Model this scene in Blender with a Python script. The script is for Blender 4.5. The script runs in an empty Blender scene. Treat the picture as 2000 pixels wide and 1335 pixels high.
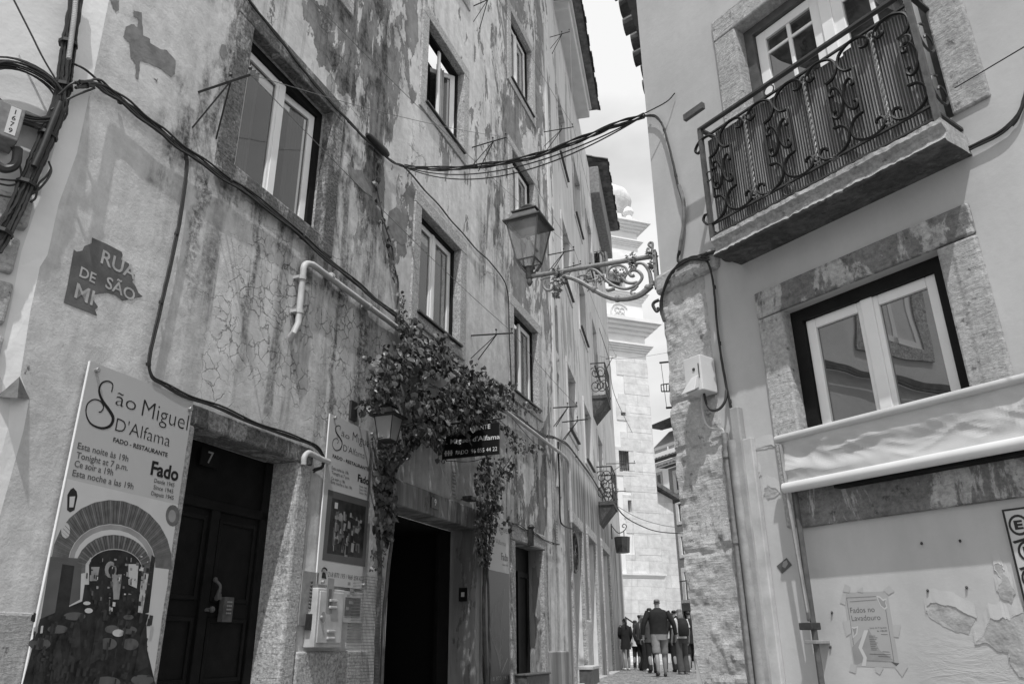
import bpy, math, random
from mathutils import Vector, Matrix, noise as mnoise
random.seed(7)
R_ = math.radians
scene = bpy.context.scene
col = scene.collection

# ------------------------------------------------------------------ camera, sky, sun, exposure
FPX, PITCH, ROLL = 1498.2, 0.378449, -0.0090494
cf = Vector((0, math.cos(PITCH), math.sin(PITCH))); cu0 = Vector((0, -math.sin(PITCH), math.cos(PITCH))); cx0 = Vector((1, 0, 0))
CX = cx0 * math.cos(ROLL) + cu0 * math.sin(ROLL); CU = -cx0 * math.sin(ROLL) + cu0 * math.cos(ROLL)
cam = bpy.data.cameras.new("camera"); camo = bpy.data.objects.new("camera", cam); col.objects.link(camo)
camo.matrix_world = Matrix((( CX.x, CU.x, -cf.x, 0), (CX.y, CU.y, -cf.y, 0), (CX.z, CU.z, -cf.z, 0), (0, 0, 0, 1)))
cam.sensor_width = 36; cam.lens = 36 * FPX / 2000; cam.clip_start = 0.05; cam.clip_end = 600
scene.camera = camo

SUN_AZ, SUN_EL = R_(183), R_(62)          # clockwise from +Y
world = bpy.data.worlds.new("World"); scene.world = world; world.use_nodes = True
wt = world.node_tree; wn = wt.nodes; wl = wt.links
bg = wn["Background"]; bg.inputs[1].default_value = 0.12
sky = wn.new("ShaderNodeTexSky"); sky.sky_type = 'NISHITA'; sky.sun_disc = False
sky.sun_elevation = SUN_EL; sky.sun_rotation = SUN_AZ; sky.dust_density = 4.0
bw = wn.new("ShaderNodeRGBToBW"); wl.new(sky.outputs[0], bw.inputs[0])
wtc = wn.new("ShaderNodeTexCoord"); wno = wn.new("ShaderNodeTexNoise"); wno.inputs['Scale'].default_value = 2.2; wno.inputs['Detail'].default_value = 6
wmp = wn.new("ShaderNodeMapping"); wmp.inputs['Scale'].default_value = (1, 1, 2.2); wmp.inputs['Location'].default_value = (0.35, 0.0, 0.2)
wl.new(wtc.outputs['Generated'], wmp.inputs[0]); wl.new(wmp.outputs[0], wno.inputs['Vector'])
wr = wn.new("ShaderNodeValToRGB"); wr.color_ramp.elements[0].position = .36; wr.color_ramp.elements[0].color = (6.6, 6.6, 6.6, 1)
wr.color_ramp.elements[1].position = .54; wr.color_ramp.elements[1].color = (9.4, 9.4, 9.4, 1)
wl.new(wno.outputs[0], wr.inputs[0])
wm = wn.new("ShaderNodeMix"); wm.data_type = 'RGBA'; wm.inputs[0].default_value = .8
wl.new(bw.outputs[0], wm.inputs[6]); wl.new(wr.outputs[0], wm.inputs[7]); wl.new(wm.outputs[2], bg.inputs[0])

sl = bpy.data.lights.new("sun", 'SUN'); sl.energy = 3.6; sl.angle = R_(0.6); sl.color = (1, 1, 1)
so = bpy.data.objects.new("sun", sl); col.objects.link(so)
sd = Vector((math.sin(SUN_AZ) * math.cos(SUN_EL), math.cos(SUN_AZ) * math.cos(SUN_EL), math.sin(SUN_EL)))
so.rotation_euler = sd.to_track_quat('Z', 'Y').to_euler(); so.location = sd * 60
scene.view_settings.view_transform = 'Standard'; scene.view_settings.look = 'None'
scene.view_settings.exposure = 0.0; scene.view_settings.gamma = 1

# ------------------------------------------------------------------ frames (x along the wall to the right, y into the wall, z up)
class Frame:
    def __init__(s, d, n, o):
        s.d, s.n, s.o = Vector(d), Vector(n), Vector(o)
        s.m = Matrix(((s.d.x, s.n.x, 0, s.o.x), (s.d.y, s.n.y, 0, s.o.y), (0, 0, 1, s.o.z), (0, 0, 0, 1)))
    def w(s, x, y, z): return s.m @ Vector((x, y, z))
def frame(az, o, left=True):
    d = Vector((math.sin(az), math.cos(az), 0)); n = Vector((-math.cos(az), math.sin(az), 0))
    return Frame(d, n, o) if left else Frame(-d, -n, o)
def ray(px, py): return CX * ((px - 1000) / FPX) - CU * ((py - 667.5) / FPX) + cf
def P(F, px, py, out=0.0):                 # the point of the plane `out` metres in front of a wall seen at a place in the photo
    q = ray(px, py); t = (-out + F.o.dot(F.n)) / q.dot(F.n); p = q * t - F.o
    return Vector((p.dot(F.d), -out, p.z))
def PZ(F, px, py, z):                      # the same at a known height
    q = ray(px, py); p = q * (z / q.z) - F.o
    return Vector((p.dot(F.d), p.dot(F.n), z))
DL, DR = 4.5, 3.9
AL, AR = 0.3618, -0.62147
dL = Vector((math.sin(AL), math.cos(AL), 0)); nL = Vector((-math.cos(AL), math.sin(AL), 0))
dR = Vector((math.sin(AR), math.cos(AR), 0)); nR = Vector((math.cos(AR), -math.sin(AR), 0))
FL = frame(AL, nL * DL)
AC = AL - math.atan(.155)
FC = frame(AC, nL * DL + dL * 3.27 * DL)
FR = frame(AR, nR * DR, False)
XC = -3.53                                   # right building's corner, in FR
CORNER = FR.w(XC, 0, 0)
FS = frame(AL, CORNER, False)                # side wall of the right building
FK = frame(AL + math.pi / 2, CORNER + dL * .16)   # plane of the street lamp's bracket
FW = Frame((1, 0, 0), (0, 1, 0), (0, 0, 0))
def gz(y):                                   # street level
    pts = [(-30, -2.2), (0, -1.5), (13, -.76), (18, -.68), (23, -.70), (30, -.74), (80, -.8)]
    for (a, za), (b, zb) in zip(pts, pts[1:]):
        if y <= b: return za + (zb - za) * (y - a) / (b - a)
    return pts[-1][1]

# ------------------------------------------------------------------ mesh builder
class MB:
    def __init__(s): s.v = []; s.f = []; s.mi = []; s.m = 0
    def add(s, vs, fs):
        n = len(s.v); s.v += [tuple(v) for v in vs]
        for f in fs: s.f.append(tuple(i + n for i in f)); s.mi.append(s.m)
        return s
    def quad(s, a, b, c, d): return s.add([a, b, c, d], [(0, 1, 2, 3)])
    def box(s, x0, x1, y0, y1, z0, z1):
        return s.add([(x0, y0, z0), (x1, y0, z0), (x1, y1, z0), (x0, y1, z0), (x0, y0, z1), (x1, y0, z1), (x1, y1, z1), (x0, y1, z1)],
                     [(0, 1, 5, 4), (1, 2, 6, 5), (2, 3, 7, 6), (3, 0, 4, 7), (4, 5, 6, 7), (3, 2, 1, 0)])
    def poly(s, pts, y, th=0.0):             # polygon in the wall plane (x,z), th = thickness into the wall
        n = len(pts); a = sum(pts[i][0] * pts[(i + 1) % n][1] - pts[(i + 1) % n][0] * pts[i][1] for i in range(n))
        if a < 0: pts = pts[::-1]
        vs = [(p[0], y, p[1]) for p in pts]
        if not th: return s.add(vs, [tuple(range(n))])
        vs += [(p[0], y + th, p[1]) for p in pts]
        return s.add(vs, [tuple(range(n)), tuple(range(2 * n - 1, n - 1, -1))] + [(i + n, (i + 1) % n + n, (i + 1) % n, i) for i in range(n)])
    def loft(s, rings, cap=True, closed=False):
        n = len(rings[0]); vs = [p for r in rings for p in r]; fs = []
        m = len(rings)
        for i in range(m if closed else m - 1):
            for j in range(n):
                a, b = i * n, ((i + 1) % m) * n
                fs.append((a + j, a + (j + 1) % n, b + (j + 1) % n, b + j))
        if cap and not closed: fs += [tuple(range(n - 1, -1, -1)), tuple(range((m - 1) * n, m * n))]
        return s.add(vs, fs)
    def tube(s, pts, r, n=6, closed=False, flat=1.0):
        pts = [Vector(p) for p in pts]; m = len(pts); rings = []; up = None
        for i in range(m):
            if closed: t = pts[(i + 1) % m] - pts[i - 1]
            else: t = pts[min(i + 1, m - 1)] - pts[max(i - 1, 0)]
            if t.length < 1e-9: t = Vector((0, 0, 1))
            t.normalize()
            if up is None:
                up = Vector((0, 1, 0)) if abs(t.y) < .9 else Vector((1, 0, 0))
            a = t.cross(up)
            if a.length < 1e-6: a = t.cross(Vector((1, 0, 0)))
            a.normalize(); b = a.cross(t).normalized(); up = b
            rr = r[i] if isinstance(r, (list, tuple)) else r
            rings.append([pts[i] + a * (rr * math.cos(2 * math.pi * k / n)) + b * (rr * flat * math.sin(2 * math.pi * k / n)) for k in range(n)])
        return s.loft(rings, True, closed)
    def bar(s, a, b, w, h=None): return s.tube([a, b], w, 4)
    def lathe(s, prof, c, n=16):              # prof: (r, z)
        c = Vector(c)
        return s.loft([[c + Vector((r * math.cos(2 * math.pi * k / n), r * math.sin(2 * math.pi * k / n), z)) for k in range(n)] for r, z in prof])
    def ball(s, c, r, n=10, sz=1.0, sy=1.0):
        c = Vector(c); m = max(4, n // 2)
        return s.loft([[c + Vector((r * math.sin(math.pi * i / m) * math.cos(2 * math.pi * k / n), sy * r * math.sin(math.pi * i / m) * math.sin(2 * math.pi * k / n), -sz * r * math.cos(math.pi * i / m))) for k in range(n)] for i in [.05] + list(range(1, m)) + [m - .05]])
def cat(pts, k=6):                           # smooth curve through points
    pts = [Vector(p) for p in pts]; out = []
    q = [pts[0] * 2 - pts[1]] + pts + [pts[-1] * 2 - pts[-2]]
    for i in range(1, len(q) - 2):
        a, b, c, d = q[i - 1:i + 3]
        for j in range(k):
            t = j / k
            out.append(.5 * ((2 * b) + (c - a) * t + (2 * a - 5 * b + 4 * c - d) * t * t + (3 * b - a - 3 * c + d) * t ** 3))
    return out + [pts[-1]]

BASE = {}
def mesh(name, mb, mats, base=Vector((0, 0, 0)), smooth=False):
    me = bpy.data.meshes.new(name); b = base
    me.from_pydata([(v[0] - b[0], v[1] - b[1], v[2] - b[2]) for v in mb.v], [], mb.f)
    for m in (mats if isinstance(mats, (list, tuple)) else [mats]): me.materials.append(m)
    if any(mb.mi): me.polygons.foreach_set('material_index', mb.mi)
    if smooth:
        me.polygons.foreach_set('use_smooth', [True] * len(me.polygons))
        try: me.set_sharp_from_angle(angle=R_(40))
        except Exception: pass
    me.update(); return me
def tag(o, label=None, cat=None, group=None, kind=None):
    if label: o['label'] = label
    if cat: o['category'] = cat
    if group: o['group'] = group
    if kind: o['kind'] = kind
    return o
def thing(name, label, cat, F=FW, base=(0, 0, 0), group=None):
    o = bpy.data.objects.new(name, None); o.empty_display_size = .2; col.objects.link(o)
    b = Vector(base); o.matrix_world = F.m @ Matrix.Translation(b); BASE[o] = b
    return tag(o, label, cat, group)
def part(name, mb, mats, parent, smooth=False, bevel=0, label=None):
    o = bpy.data.objects.new(name, mesh(name, mb, mats, BASE[parent], smooth)); col.objects.link(o)
    o.parent = parent; BASE[o] = BASE[parent]
    if label: o['label'] = label
    if bevel: addbev(o, bevel)
    return o
def addbev(o, w):
    m = o.modifiers.new('bevel', 'BEVEL'); m.width = w; m.segments = 2; m.limit_method = 'ANGLE'
def solo(name, mb, mats, label, cat, F=FW, group=None, smooth=False, bevel=0, kind=None):
    xs = [v[0] for v in mb.v]; ys = [v[1] for v in mb.v]; zs = [v[2] for v in mb.v]
    b = Vector(((min(xs) + max(xs)) / 2, (min(ys) + max(ys)) / 2, min(zs)))
    if kind == 'structure': b = Vector((0, 0, 0))
    o = bpy.data.objects.new(name, mesh(name, mb, mats, b, smooth)); col.objects.link(o)
    o.matrix_world = F.m @ Matrix.Translation(b); BASE[o] = b
    if bevel: addbev(o, bevel)
    if kind: o['kind'] = kind; return o
    return tag(o, label, cat, group)
def copy_tree(o, parent=None):
    c = o.copy(); col.objects.link(c); BASE[c] = BASE.get(o, Vector((0, 0, 0)))
    if parent: c.parent = parent
    for ch in list(o.children): copy_tree(ch, c)
    return c

# ------------------------------------------------------------------ materials
class N:
    def __init__(s, name):
        s.mat = bpy.data.materials.new(name); s.mat.use_nodes = True; s.t = s.mat.node_tree; s.b = s.t.nodes['Principled BSDF']
        s.co = s.t.nodes.new('ShaderNodeTexCoord').outputs['Object']
        s.sep = None
    def node(s, k, **kw):
        n = s.t.nodes.new(k)
        for a, b in kw.items(): setattr(n, a, b)
        return n
    def put(s, sock, v):
        if hasattr(v, 'is_output'): s.t.links.new(v, sock)
        else:
            try: sock.default_value = v
            except Exception: sock.default_value = (v, v, v, 1) if len(sock.default_value) == 4 else (v, v, v)
    def map(s, sx=1, sy=1, sz=1, loc=(0, 0, 0), v=None):
        n = s.node('ShaderNodeMapping'); n.inputs['Scale'].default_value = (sx, sy, sz); n.inputs['Location'].default_value = loc
        s.put(n.inputs[0], v or s.co); return n.outputs[0]
    def noise(s, sc=1, det=5, rough=.55, v=None, dist=0):
        n = s.node('ShaderNodeTexNoise'); s.put(n.inputs['Vector'], v or s.co)
        n.inputs['Scale'].default_value = sc; n.inputs['Detail'].default_value = det; n.inputs['Roughness'].default_value = rough; n.inputs['Distortion'].default_value = dist
        return n.outputs[0]
    def vor(s, sc=1, feat='F1', v=None, out=0, rnd=1):
        n = s.node('ShaderNodeTexVoronoi', feature=feat); s.put(n.inputs['Vector'], v or s.co); n.inputs['Scale'].default_value = sc
        n.inputs['Randomness'].default_value = rnd
        return n.outputs[out]
    def m(s, op, a, b=0.0, c=None):
        n = s.node('ShaderNodeMath', operation=op); s.put(n.inputs[0], a); s.put(n.inputs[1], b)
        if c is not None: s.put(n.inputs[2], c)
        return n.outputs[0]
    def rng(s, v, a, b, c=0.0, d=1.0, smooth=True):
        n = s.node('ShaderNodeMapRange', interpolation_type='SMOOTHSTEP' if smooth else 'LINEAR'); s.put(n.inputs[0], v)
        for i, x in enumerate((a, b, c, d)): n.inputs[i + 1].default_value = x
        return n.outputs[0]
    def mix(s, f, a, b):
        n = s.node('ShaderNodeMix', data_type='FLOAT'); s.put(n.inputs[0], f); s.put(n.inputs[2], a); s.put(n.inputs[3], b); return n.outputs[0]
    def xyz(s):
        if not s.sep:
            n = s.node('ShaderNodeSeparateXYZ'); s.put(n.inputs[0], s.co); s.sep = n.outputs
        return s.sep
    def boxm(s, x0, x1, z0, z1, e=.5, wob=None):   # soft box mask on the wall
        x, _, z = s.xyz()
        if wob is not None: x = s.m('ADD', x, wob); z = s.m('ADD', z, wob)
        r = s.m('MULTIPLY', s.rng(x, x0 - e, x0 + e), s.rng(x, x1 - e, x1 + e, 1, 0))
        return s.m('MULTIPLY', r, s.m('MULTIPLY', s.rng(z, z0 - e, z0 + e), s.rng(z, z1 - e, z1 + e, 1, 0)))
    def done(s, c, rough=.85, bump=None, bd=.02, bs=1.0, spec=.3, metal=0):
        cn = s.node('ShaderNodeCombineColor')
        for i in range(3): s.put(cn.inputs[i], c)
        s.t.links.new(cn.outputs[0], s.b.inputs['Base Color'])
        s.put(s.b.inputs['Roughness'], rough); s.b.inputs['Specular IOR Level'].default_value = spec; s.b.inputs['Metallic'].default_value = metal
        if bump is not None:
            n = s.node('ShaderNodeBump'); n.inputs['Distance'].default_value = bd; n.inputs['Strength'].default_value = bs
            s.put(n.inputs['Height'], bump); s.t.links.new(n.outputs[0], s.b.inputs['Normal'])
        return s.mat
def simple(name, c, rough=.6, var=.12, sc=6, bump=.0, spec=.4, metal=0, fine=60):
    n = N(name); a = n.noise(sc, 5); v = n.m('MULTIPLY', c, n.rng(a, .25, .75, 1 - var, 1 + var))
    b = n.noise(fine, 3) if bump else None
    return n.done(v, rough, b, bump or .01, 1, spec, metal)

def plaster_old():
    n = N('old_peeling_plaster'); x, y, z = n.xyz()
    vs = n.map(1, 1, .34); wob = n.m('MULTIPLY', n.m('SUBTRACT', n.noise(1.4, 5), .5), 1.8)
    base = n.mix(n.noise(.9, 8, .66), .42, .76)
    base = n.m('MULTIPLY', base, n.rng(n.noise(6, 8, .72), .25, .75, .80, 1.14))
    base = n.m('MULTIPLY', base, n.rng(n.noise(2.0, 8, .65, n.map(1.8, 1, .16), .3), .36, .66, 1.05, .86))
    # grey paint coat that flakes off the lighter render
    pk = n.noise(1.0, 12, .66, vs, .6)
    up = n.boxm(5.7, 8.0, 4.4, 30, .7, wob); up1 = n.boxm(8.2, 12.4, 5.9, 30, .7, wob); up2 = n.boxm(12.0, 16, 1.6, 30, .5, wob)
    low = n.boxm(3.9, 6.2, 6.2, 30, .5, wob)
    reg = n.m('ADD', n.m('MULTIPLY', up, .23), n.m('ADD', n.m('ADD', n.m('MULTIPLY', up1, .15), n.m('MULTIPLY', up2, .19)), n.m('MULTIPLY', low, .17)))
    val = n.m('ADD', pk, n.m('SUBTRACT', reg, .20))
    coat = n.rng(val, .492, .500)
    upall = n.m('MINIMUM', n.m('ADD', up, n.m('ADD', up1, up2)), 1.0)
    k2 = n.noise(2.9, 10, .66, vs, .4)
    coat2 = n.m('MULTIPLY', n.rng(k2, .585, .592), upall)
    ctone = n.m('MULTIPLY', .23, n.rng(n.noise(3.5, 8, .7), .3, .7, .72, 1.2))
    c = n.mix(coat, base, ctone)
    c = n.mix(coat2, c, n.mix(coat, .22, n.m('MULTIPLY', base, 1.05)))
    # mould and run-off that follows the rain under sills and down the wall
    run = n.noise(2.4, 9, .64, n.map(1.7, 1, .10), .35)
    st = n.m('MULTIPLY', n.rng(run, .47, .64), n.rng(n.noise(.6, 4), .36, .56, .25, 1))
    rm = n.m('ADD', n.boxm(4.0, 7.4, 1.9, 4.3, .3), n.m('ADD', n.boxm(5.9, 7.4, 3.4, 9.2, .35, wob), n.boxm(10.4, 12.2, 5.4, 11.5, .4, wob)))
    rm = n.m('ADD', rm, n.m('ADD', n.boxm(10.2, 15, -1, 3.9, .4), n.boxm(4.0, 6.6, 5.7, 8.2, .3, wob)))
    rm = n.m('ADD', rm, n.m('ADD', n.boxm(13.2, 15, 3.5, 12, .4, wob), n.boxm(7.2, 10.6, 1.8, 3.2, .4, wob)))
    spk = n.rng(n.noise(16, 9, .78), .36, .60)
    grime = n.m('MULTIPLY', n.m('MULTIPLY', st, n.m('MINIMUM', rm, 1.0)), n.mix(.55, 1.0, spk))
    c = n.m('MULTIPLY', c, n.mix(grime, 1.0, .26))
    mm = n.m('ADD', n.boxm(6.05, 7.2, 3.5, 7.6, .3, wob), n.m('ADD', n.boxm(4.05, 4.75, 3.6, 6.4, .2, wob), n.boxm(4.4, 6.6, 3.62, 4.15, .12, wob)))
    mm = n.m('ADD', mm, n.m('ADD', n.boxm(10.9, 11.9, 6.0, 10.8, .35, wob), n.boxm(5.6, 7.4, 6.4, 9, .5, wob)))
    mould = n.m('MULTIPLY', n.rng(n.noise(3.0, 10, .72, n.map(1, 1, .4)), .43, .60), n.m('MINIMUM', mm, 1.0))
    c = n.m('MULTIPLY', c, n.mix(n.m('MULTIPLY', mould, n.mix(.5, 1.0, spk)), 1, .13))
    # two long run-off streaks below the large window
    for xs, w_, z1 in ((4.36, .10, 3.9), (5.10, .07, 3.75), (7.02, .16, 3.6), (6.5, .06, 3.3)):
        xx = n.m('ADD', x, n.m('MULTIPLY', n.m('SUBTRACT', n.noise(2.2, 5, .6, n.map(1, 1, .6)), .5), .5))
        d = n.rng(n.m('ABSOLUTE', n.m('SUBTRACT', xx, xs)), w_ * .3, w_, 1, 0); d = n.m('MULTIPLY', d, n.m('MULTIPLY', n.rng(z, z1 - .15, z1 + .1, 1, 0), n.rng(z, z1 - 2.0, z1 - .5)))
        c = n.m('MULTIPLY', c, n.mix(n.m('MULTIPLY', d, spk), 1, .28))
    # crackle
    def warp(sc_, am):
        dv = n.node('ShaderNodeVectorMath', operation='ADD'); nz = n.node('ShaderNodeTexNoise'); nz.inputs['Scale'].default_value = sc_; nz.inputs['Detail'].default_value = 6; nz.inputs['Roughness'].default_value = .65
        n.put(nz.inputs['Vector'], n.co); sc = n.node('ShaderNodeVectorMath', operation='SCALE'); n.put(sc.inputs[0], nz.outputs['Color']); sc.inputs['Scale'].default_value = am
        n.put(dv.inputs[0], n.map(1, 0, .85)); n.put(dv.inputs[1], sc.outputs[0]); return dv.outputs[0]
    cr = n.vor(8.5, 'DISTANCE_TO_EDGE', warp(3.5, .22)); cw = n.rng(n.noise(2.5, 6, .7), .3, .7, .006, .060)
    cm = n.m('MULTIPLY', n.boxm(4.8, 7.7, 1.75, 3.9, .3, wob), n.rng(n.noise(1.7, 7, .65), .42, .58))
    ck = n.m('MULTIPLY', n.m('SUBTRACT', 1.0, n.m('MINIMUM', n.m('DIVIDE', cr, cw), 1.0)), cm)
    cr2 = n.vor(1.7, 'DISTANCE_TO_EDGE', warp(1.6, .45)); ck2 = n.m('MULTIPLY', n.rng(cr2, .002, .010, 1, 0), n.m('MULTIPLY', n.boxm(4.6, 14.6, 1.7, 12, .6), n.rng(n.noise(.9, 4), .52, .62)))
    ck = n.m('MINIMUM', n.m('ADD', ck, n.m('MULTIPLY', ck2, .7)), 1.0)
    c = n.m('MULTIPLY', c, n.mix(ck, 1, .40))
    c = n.m('MULTIPLY', c, n.mix(n.rng(n.noise(30, 3, .6), .68, .78), 1, .68))
    h = n.m('ADD', n.m('MULTIPLY', coat, .40), n.m('MULTIPLY', coat2, -.34))
    h = n.m('ADD', h, n.m('ADD', n.m('MULTIPLY', ck, -.5), n.m('MULTIPLY', n.noise(4, 9, .65), .55)))
    h = n.m('ADD', h, n.m('MULTIPLY', n.noise(40, 5, .75), .14))
    return n.done(c, .92, h, .026, 1, .15)
def plaster_far():
    n = N('streaked_lime_plaster')
    wob = n.m('MULTIPLY', n.m('SUBTRACT', n.noise(1.1, 4), .5), 1.6)
    base = n.mix(n.noise(.7, 7, .62), .42, .68)
    run = n.noise(2.4, 8, .62, n.map(1.6, 1, .10), .2)
    lowm = n.boxm(-2, 15, -2, 3.9, .3); c = n.m('MULTIPLY', base, n.mix(lowm, n.rng(run, .44, .70, 1.04, .80), n.rng(run, .38, .64, 1.06, .58)))
    lowm = n.boxm(-2, 15, -2, 3.75, .25)
    c = n.m('MULTIPLY', c, n.mix(n.m('MULTIPLY', lowm, n.rng(run, .3, .6, .6, 1)), 1, .52))
    pe = n.rng(n.noise(1.3, 10, .64, n.map(1, 1, .3), .3), .565, .575)
    c = n.m('MULTIPLY', c, n.mix(pe, 1, .66))
    h = n.m('ADD', n.m('MULTIPLY', n.noise(4, 8, .65), .6), n.m('MULTIPLY', pe, -.3))
    return n.done(c, .92, h, .02, .8, .2)
def plaster_smooth():
    n = N('smooth_painted_plaster')
    c = n.m('MULTIPLY', .46, n.rng(n.noise(.8, 6, .6), .25, .75, .86, 1.10))
    c = n.m('MULTIPLY', c, n.rng(n.noise(6, 6, .7, n.map(1, 1, .3)), .3, .7, .96, 1.03))
    x, y, z = n.xyz()
    lo = n.boxm(-3.1, 2, -2, .62, .1)
    pock = n.m('MULTIPLY', n.rng(n.vor(3.2), .05, .035, 0, 1), n.rng(n.noise(1.7, 3), .5, .55))
    c = n.m('MULTIPLY', c, n.mix(n.m('MULTIPLY', pock, lo), 1, .45))
    bl = n.m('MULTIPLY', n.rng(n.noise(1.8, 7, .6), .57, .60), n.boxm(-1.9, 2, -2, .1, .12))
    c = n.m('MULTIPLY', c, n.mix(bl, 1, .80))
    h = n.m('ADD', n.m('MULTIPLY', n.noise(3, 6, .55), .5), n.m('MULTIPLY', n.noise(25, 5, .6), .10))
    h = n.m('ADD', h, n.m('MULTIPLY', n.m('MULTIPLY', n.noise(9, 5, .7, n.map(.5, 1, 1.6), 1.0), n.boxm(-2.1, 2, -2, .0, .15)), .8))
    return n.done(c, .8, h, .012, .9, .3)
def granite(name, c, contrast=.5, sc=38, stain=.0, bd=.012, low=.12, streak=.0):
    n = N(name); a = n.noise(sc, 7, .8)
    v = n.m('MULTIPLY', c, n.rng(a, .30, .70, 1 - contrast, 1 + contrast))
    v = n.m('MULTIPLY', v, n.rng(n.noise(2.2, 9, .68), .3, .7, 1 - low, 1 + low))
    tool = n.noise(11, 6, .7, n.map(.5, .5, 2.6), .6)
    v = n.m('MULTIPLY', v, n.rng(tool, .34, .6, 1 - contrast * .3, 1.05))
    pit = n.rng(n.noise(16, 6, .7), .60, .68); v = n.m('MULTIPLY', v, n.mix(pit, 1, .62))
    if stain:
        s = n.rng(n.noise(3.6, 10, .68, n.map(1, 1, .32), .6), .46, .50)
        v = n.m('MULTIPLY', v, n.mix(s, 1.0, 1 - stain))
    h = n.m('ADD', n.m('MULTIPLY', a, .5), n.m('ADD', n.m('MULTIPLY', tool, .8), n.m('ADD', n.m('MULTIPLY', n.noise(6, 8, .7), .8), n.m('MULTIPLY', pit, -.3))))
    return n.done(v, .92, h, bd, 1, .2)
def glass_pane(name, base=.035, ior=1.9, rough=.03):
    n = N(name); n.b.inputs['IOR'].default_value = ior
    w = n.noise(1.7, 3)
    return n.done(n.m('MULTIPLY', base, n.rng(w, .3, .7, .8, 1.2)), rough, n.noise(1.3, 2), .012, .4, .5)
M = {}
M['A'] = plaster_old(); M['C'] = plaster_far(); M['Rw'] = plaster_smooth()
M['chamfer'] = simple('whitewash_plaster', .74, .85, .06, 3, .006, .2, fine=9)
M['B'] = simple('pale_plaster', .58, .85, .08, 1.5, .006, .2, fine=9)
M['granite'] = granite('granite', .40, .55, 34)
M['granite_dark'] = granite('sooty_granite', .27, .62, 30, .5, .016, .25)
M['lime'] = granite('rough_limestone', .44, .26, 40, .12, .02)
M['pierstone'] = granite('eroded_limestone', .47, .16, 46, .10, .022, .10, .25)
M['darkstone'] = granite('soot_and_shade_stone', .11, .35, 20, .3, .01)  # dark tone that also paints in shade below the balcony slab
M['limestain'] = granite('stained_limestone', .40, .34, 30, .56, .012)
M['white'] = simple('white_painted_frame', .78, .45, .05, 4)
M['offwhite'] = simple('aged_white_paint', .45, .6, .2, 6, .001)
M['dark'] = simple('dark_painted_wood', .009, .6, .3, 8, .002, .15)
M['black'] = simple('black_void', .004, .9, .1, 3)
M['cable'] = simple('black_cable_rubber', .022, .55, .3, 20)
M['cable2'] = simple('grey_cable_rubber', .16, .55, .25, 20)
M['iron'] = simple('dark_wrought_iron', .035, .5, .3, 20, .001, .5)
M['ironblack'] = simple('black_wrought_iron', .012, .5, .3, 20, .001, .3)
M['ironp'] = simple('grey_painted_cast_iron', .20, .5, .22, 30, .003, .4)
M['steel'] = simple('galvanised_steel', .30, .5, .2, 12, .002, .5, .3)
M['rust'] = simple('old_painted_steel', .085, .6, .3, 15, .002)
M['pipe'] = simple('white_plastic_pipe', .48, .5, .16, 6)
M['trunk'] = simple('grey_plastic_trunking', .32, .6, .2, 5, .002)
def pane_mat():
    n = N('window_glass'); n.b.inputs['IOR'].default_value = 2.0; m = n.done(.05, .04, n.noise(1.3, 2), .010, .4, .5)
    tr = n.node('ShaderNodeBsdfTransparent'); mx = n.node('ShaderNodeMixShader'); mx.inputs[0].default_value = .55
    n.t.links.new(tr.outputs[0], mx.inputs[1]); n.t.links.new(n.b.outputs[0], mx.inputs[2]); n.t.links.new(mx.outputs[0], n.t.nodes['Material Output'].inputs[0]); return m
M['pane'] = pane_mat()
M['paneR'] = glass_pane('reflecting_window_glass', .008, 2.9, .01)
M['curtain'] = simple('white_curtain', .5, .9, .1, 9)
M['signW'] = simple('sign_grey_panel', .42, .35, .03, 2)
M['signL'] = simple('sign_pale_panel', .50, .35, .03, 2)
M['signE'] = simple('sign_white_edge', .8, .5, .03, 2)
M['ink'] = simple('printed_black_ink', .012, .4, .1, 3)
M['ink2'] = simple('printed_grey_ink', .09, .4, .1, 3)
M['print1'] = simple('print_white', .50, .35, .06, 3); M['print2'] = simple('print_mid', .12, .35, .25, 16); M['print3'] = simple('print_dark', .025, .35, .5, 10)
M['printtable'] = simple('print_table_tone', .10, .35, .12, 7); M['printdim'] = simple('print_dim', .038, .35, .4, 10)
M['print4'] = simple('print_grey', .27, .35, .15, 7); M['blackpanel'] = simple('black_sign_panel', .010, .35, .2, 4)
M['signtext'] = simple('white_sign_lettering', .62, .5, .08, 6)
M['bluepaint'] = simple('faded_dark_paint', .115, .8, .25, 7, .0012, .2)
M['palepaint'] = simple('pale_painted_letters', .40, .8, .2, 14)
M['under'] = simple('exposed_grey_underlayer', .20, .9, .25, 9, .003, .2, fine=30)
M['under2'] = simple('exposed_pale_render', .36, .95, .22, 9, .012, .2, fine=16)
M['tile'] = simple('weathered_roof_tile', .13, .9, .45, 5, .01, .2, fine=20)
M['soffit'] = simple('painted_soffit', .58, .8, .07, 3)
M['leaf'] = simple('dark_vine_leaf', .05, .42, .5, 3.0, 0, .5)
M['leaf2'] = simple('pale_vine_leaf', .125, .45, .4, 3.0, 0, .5)
M['stem'] = simple('vine_stem', .10, .8, .3, 10)
M['lampglass'] = simple('frosted_lamp_glass', .40, .25, .08, 3, 0, .5)
M['fabric'] = simple('cream_awning_fabric', .46, .7, .10, 3.5, .0012, .3, fine=220)
M['paper'] = simple('taped_paper', .36, .35, .05, 4); M['tape'] = simple('translucent_tape', .40, .3, .05, 5)
M['tower'] = simple('white_church_plaster', .76, .85, .07, .8, .012, .2)
M['skin'] = simple('skin', .24, .5, .06, 8); M['hair'] = simple('dark_hair', .02, .5, .3, 30); M['hairL'] = simple('light_brown_hair', .16, .5, .3, 30)
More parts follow.
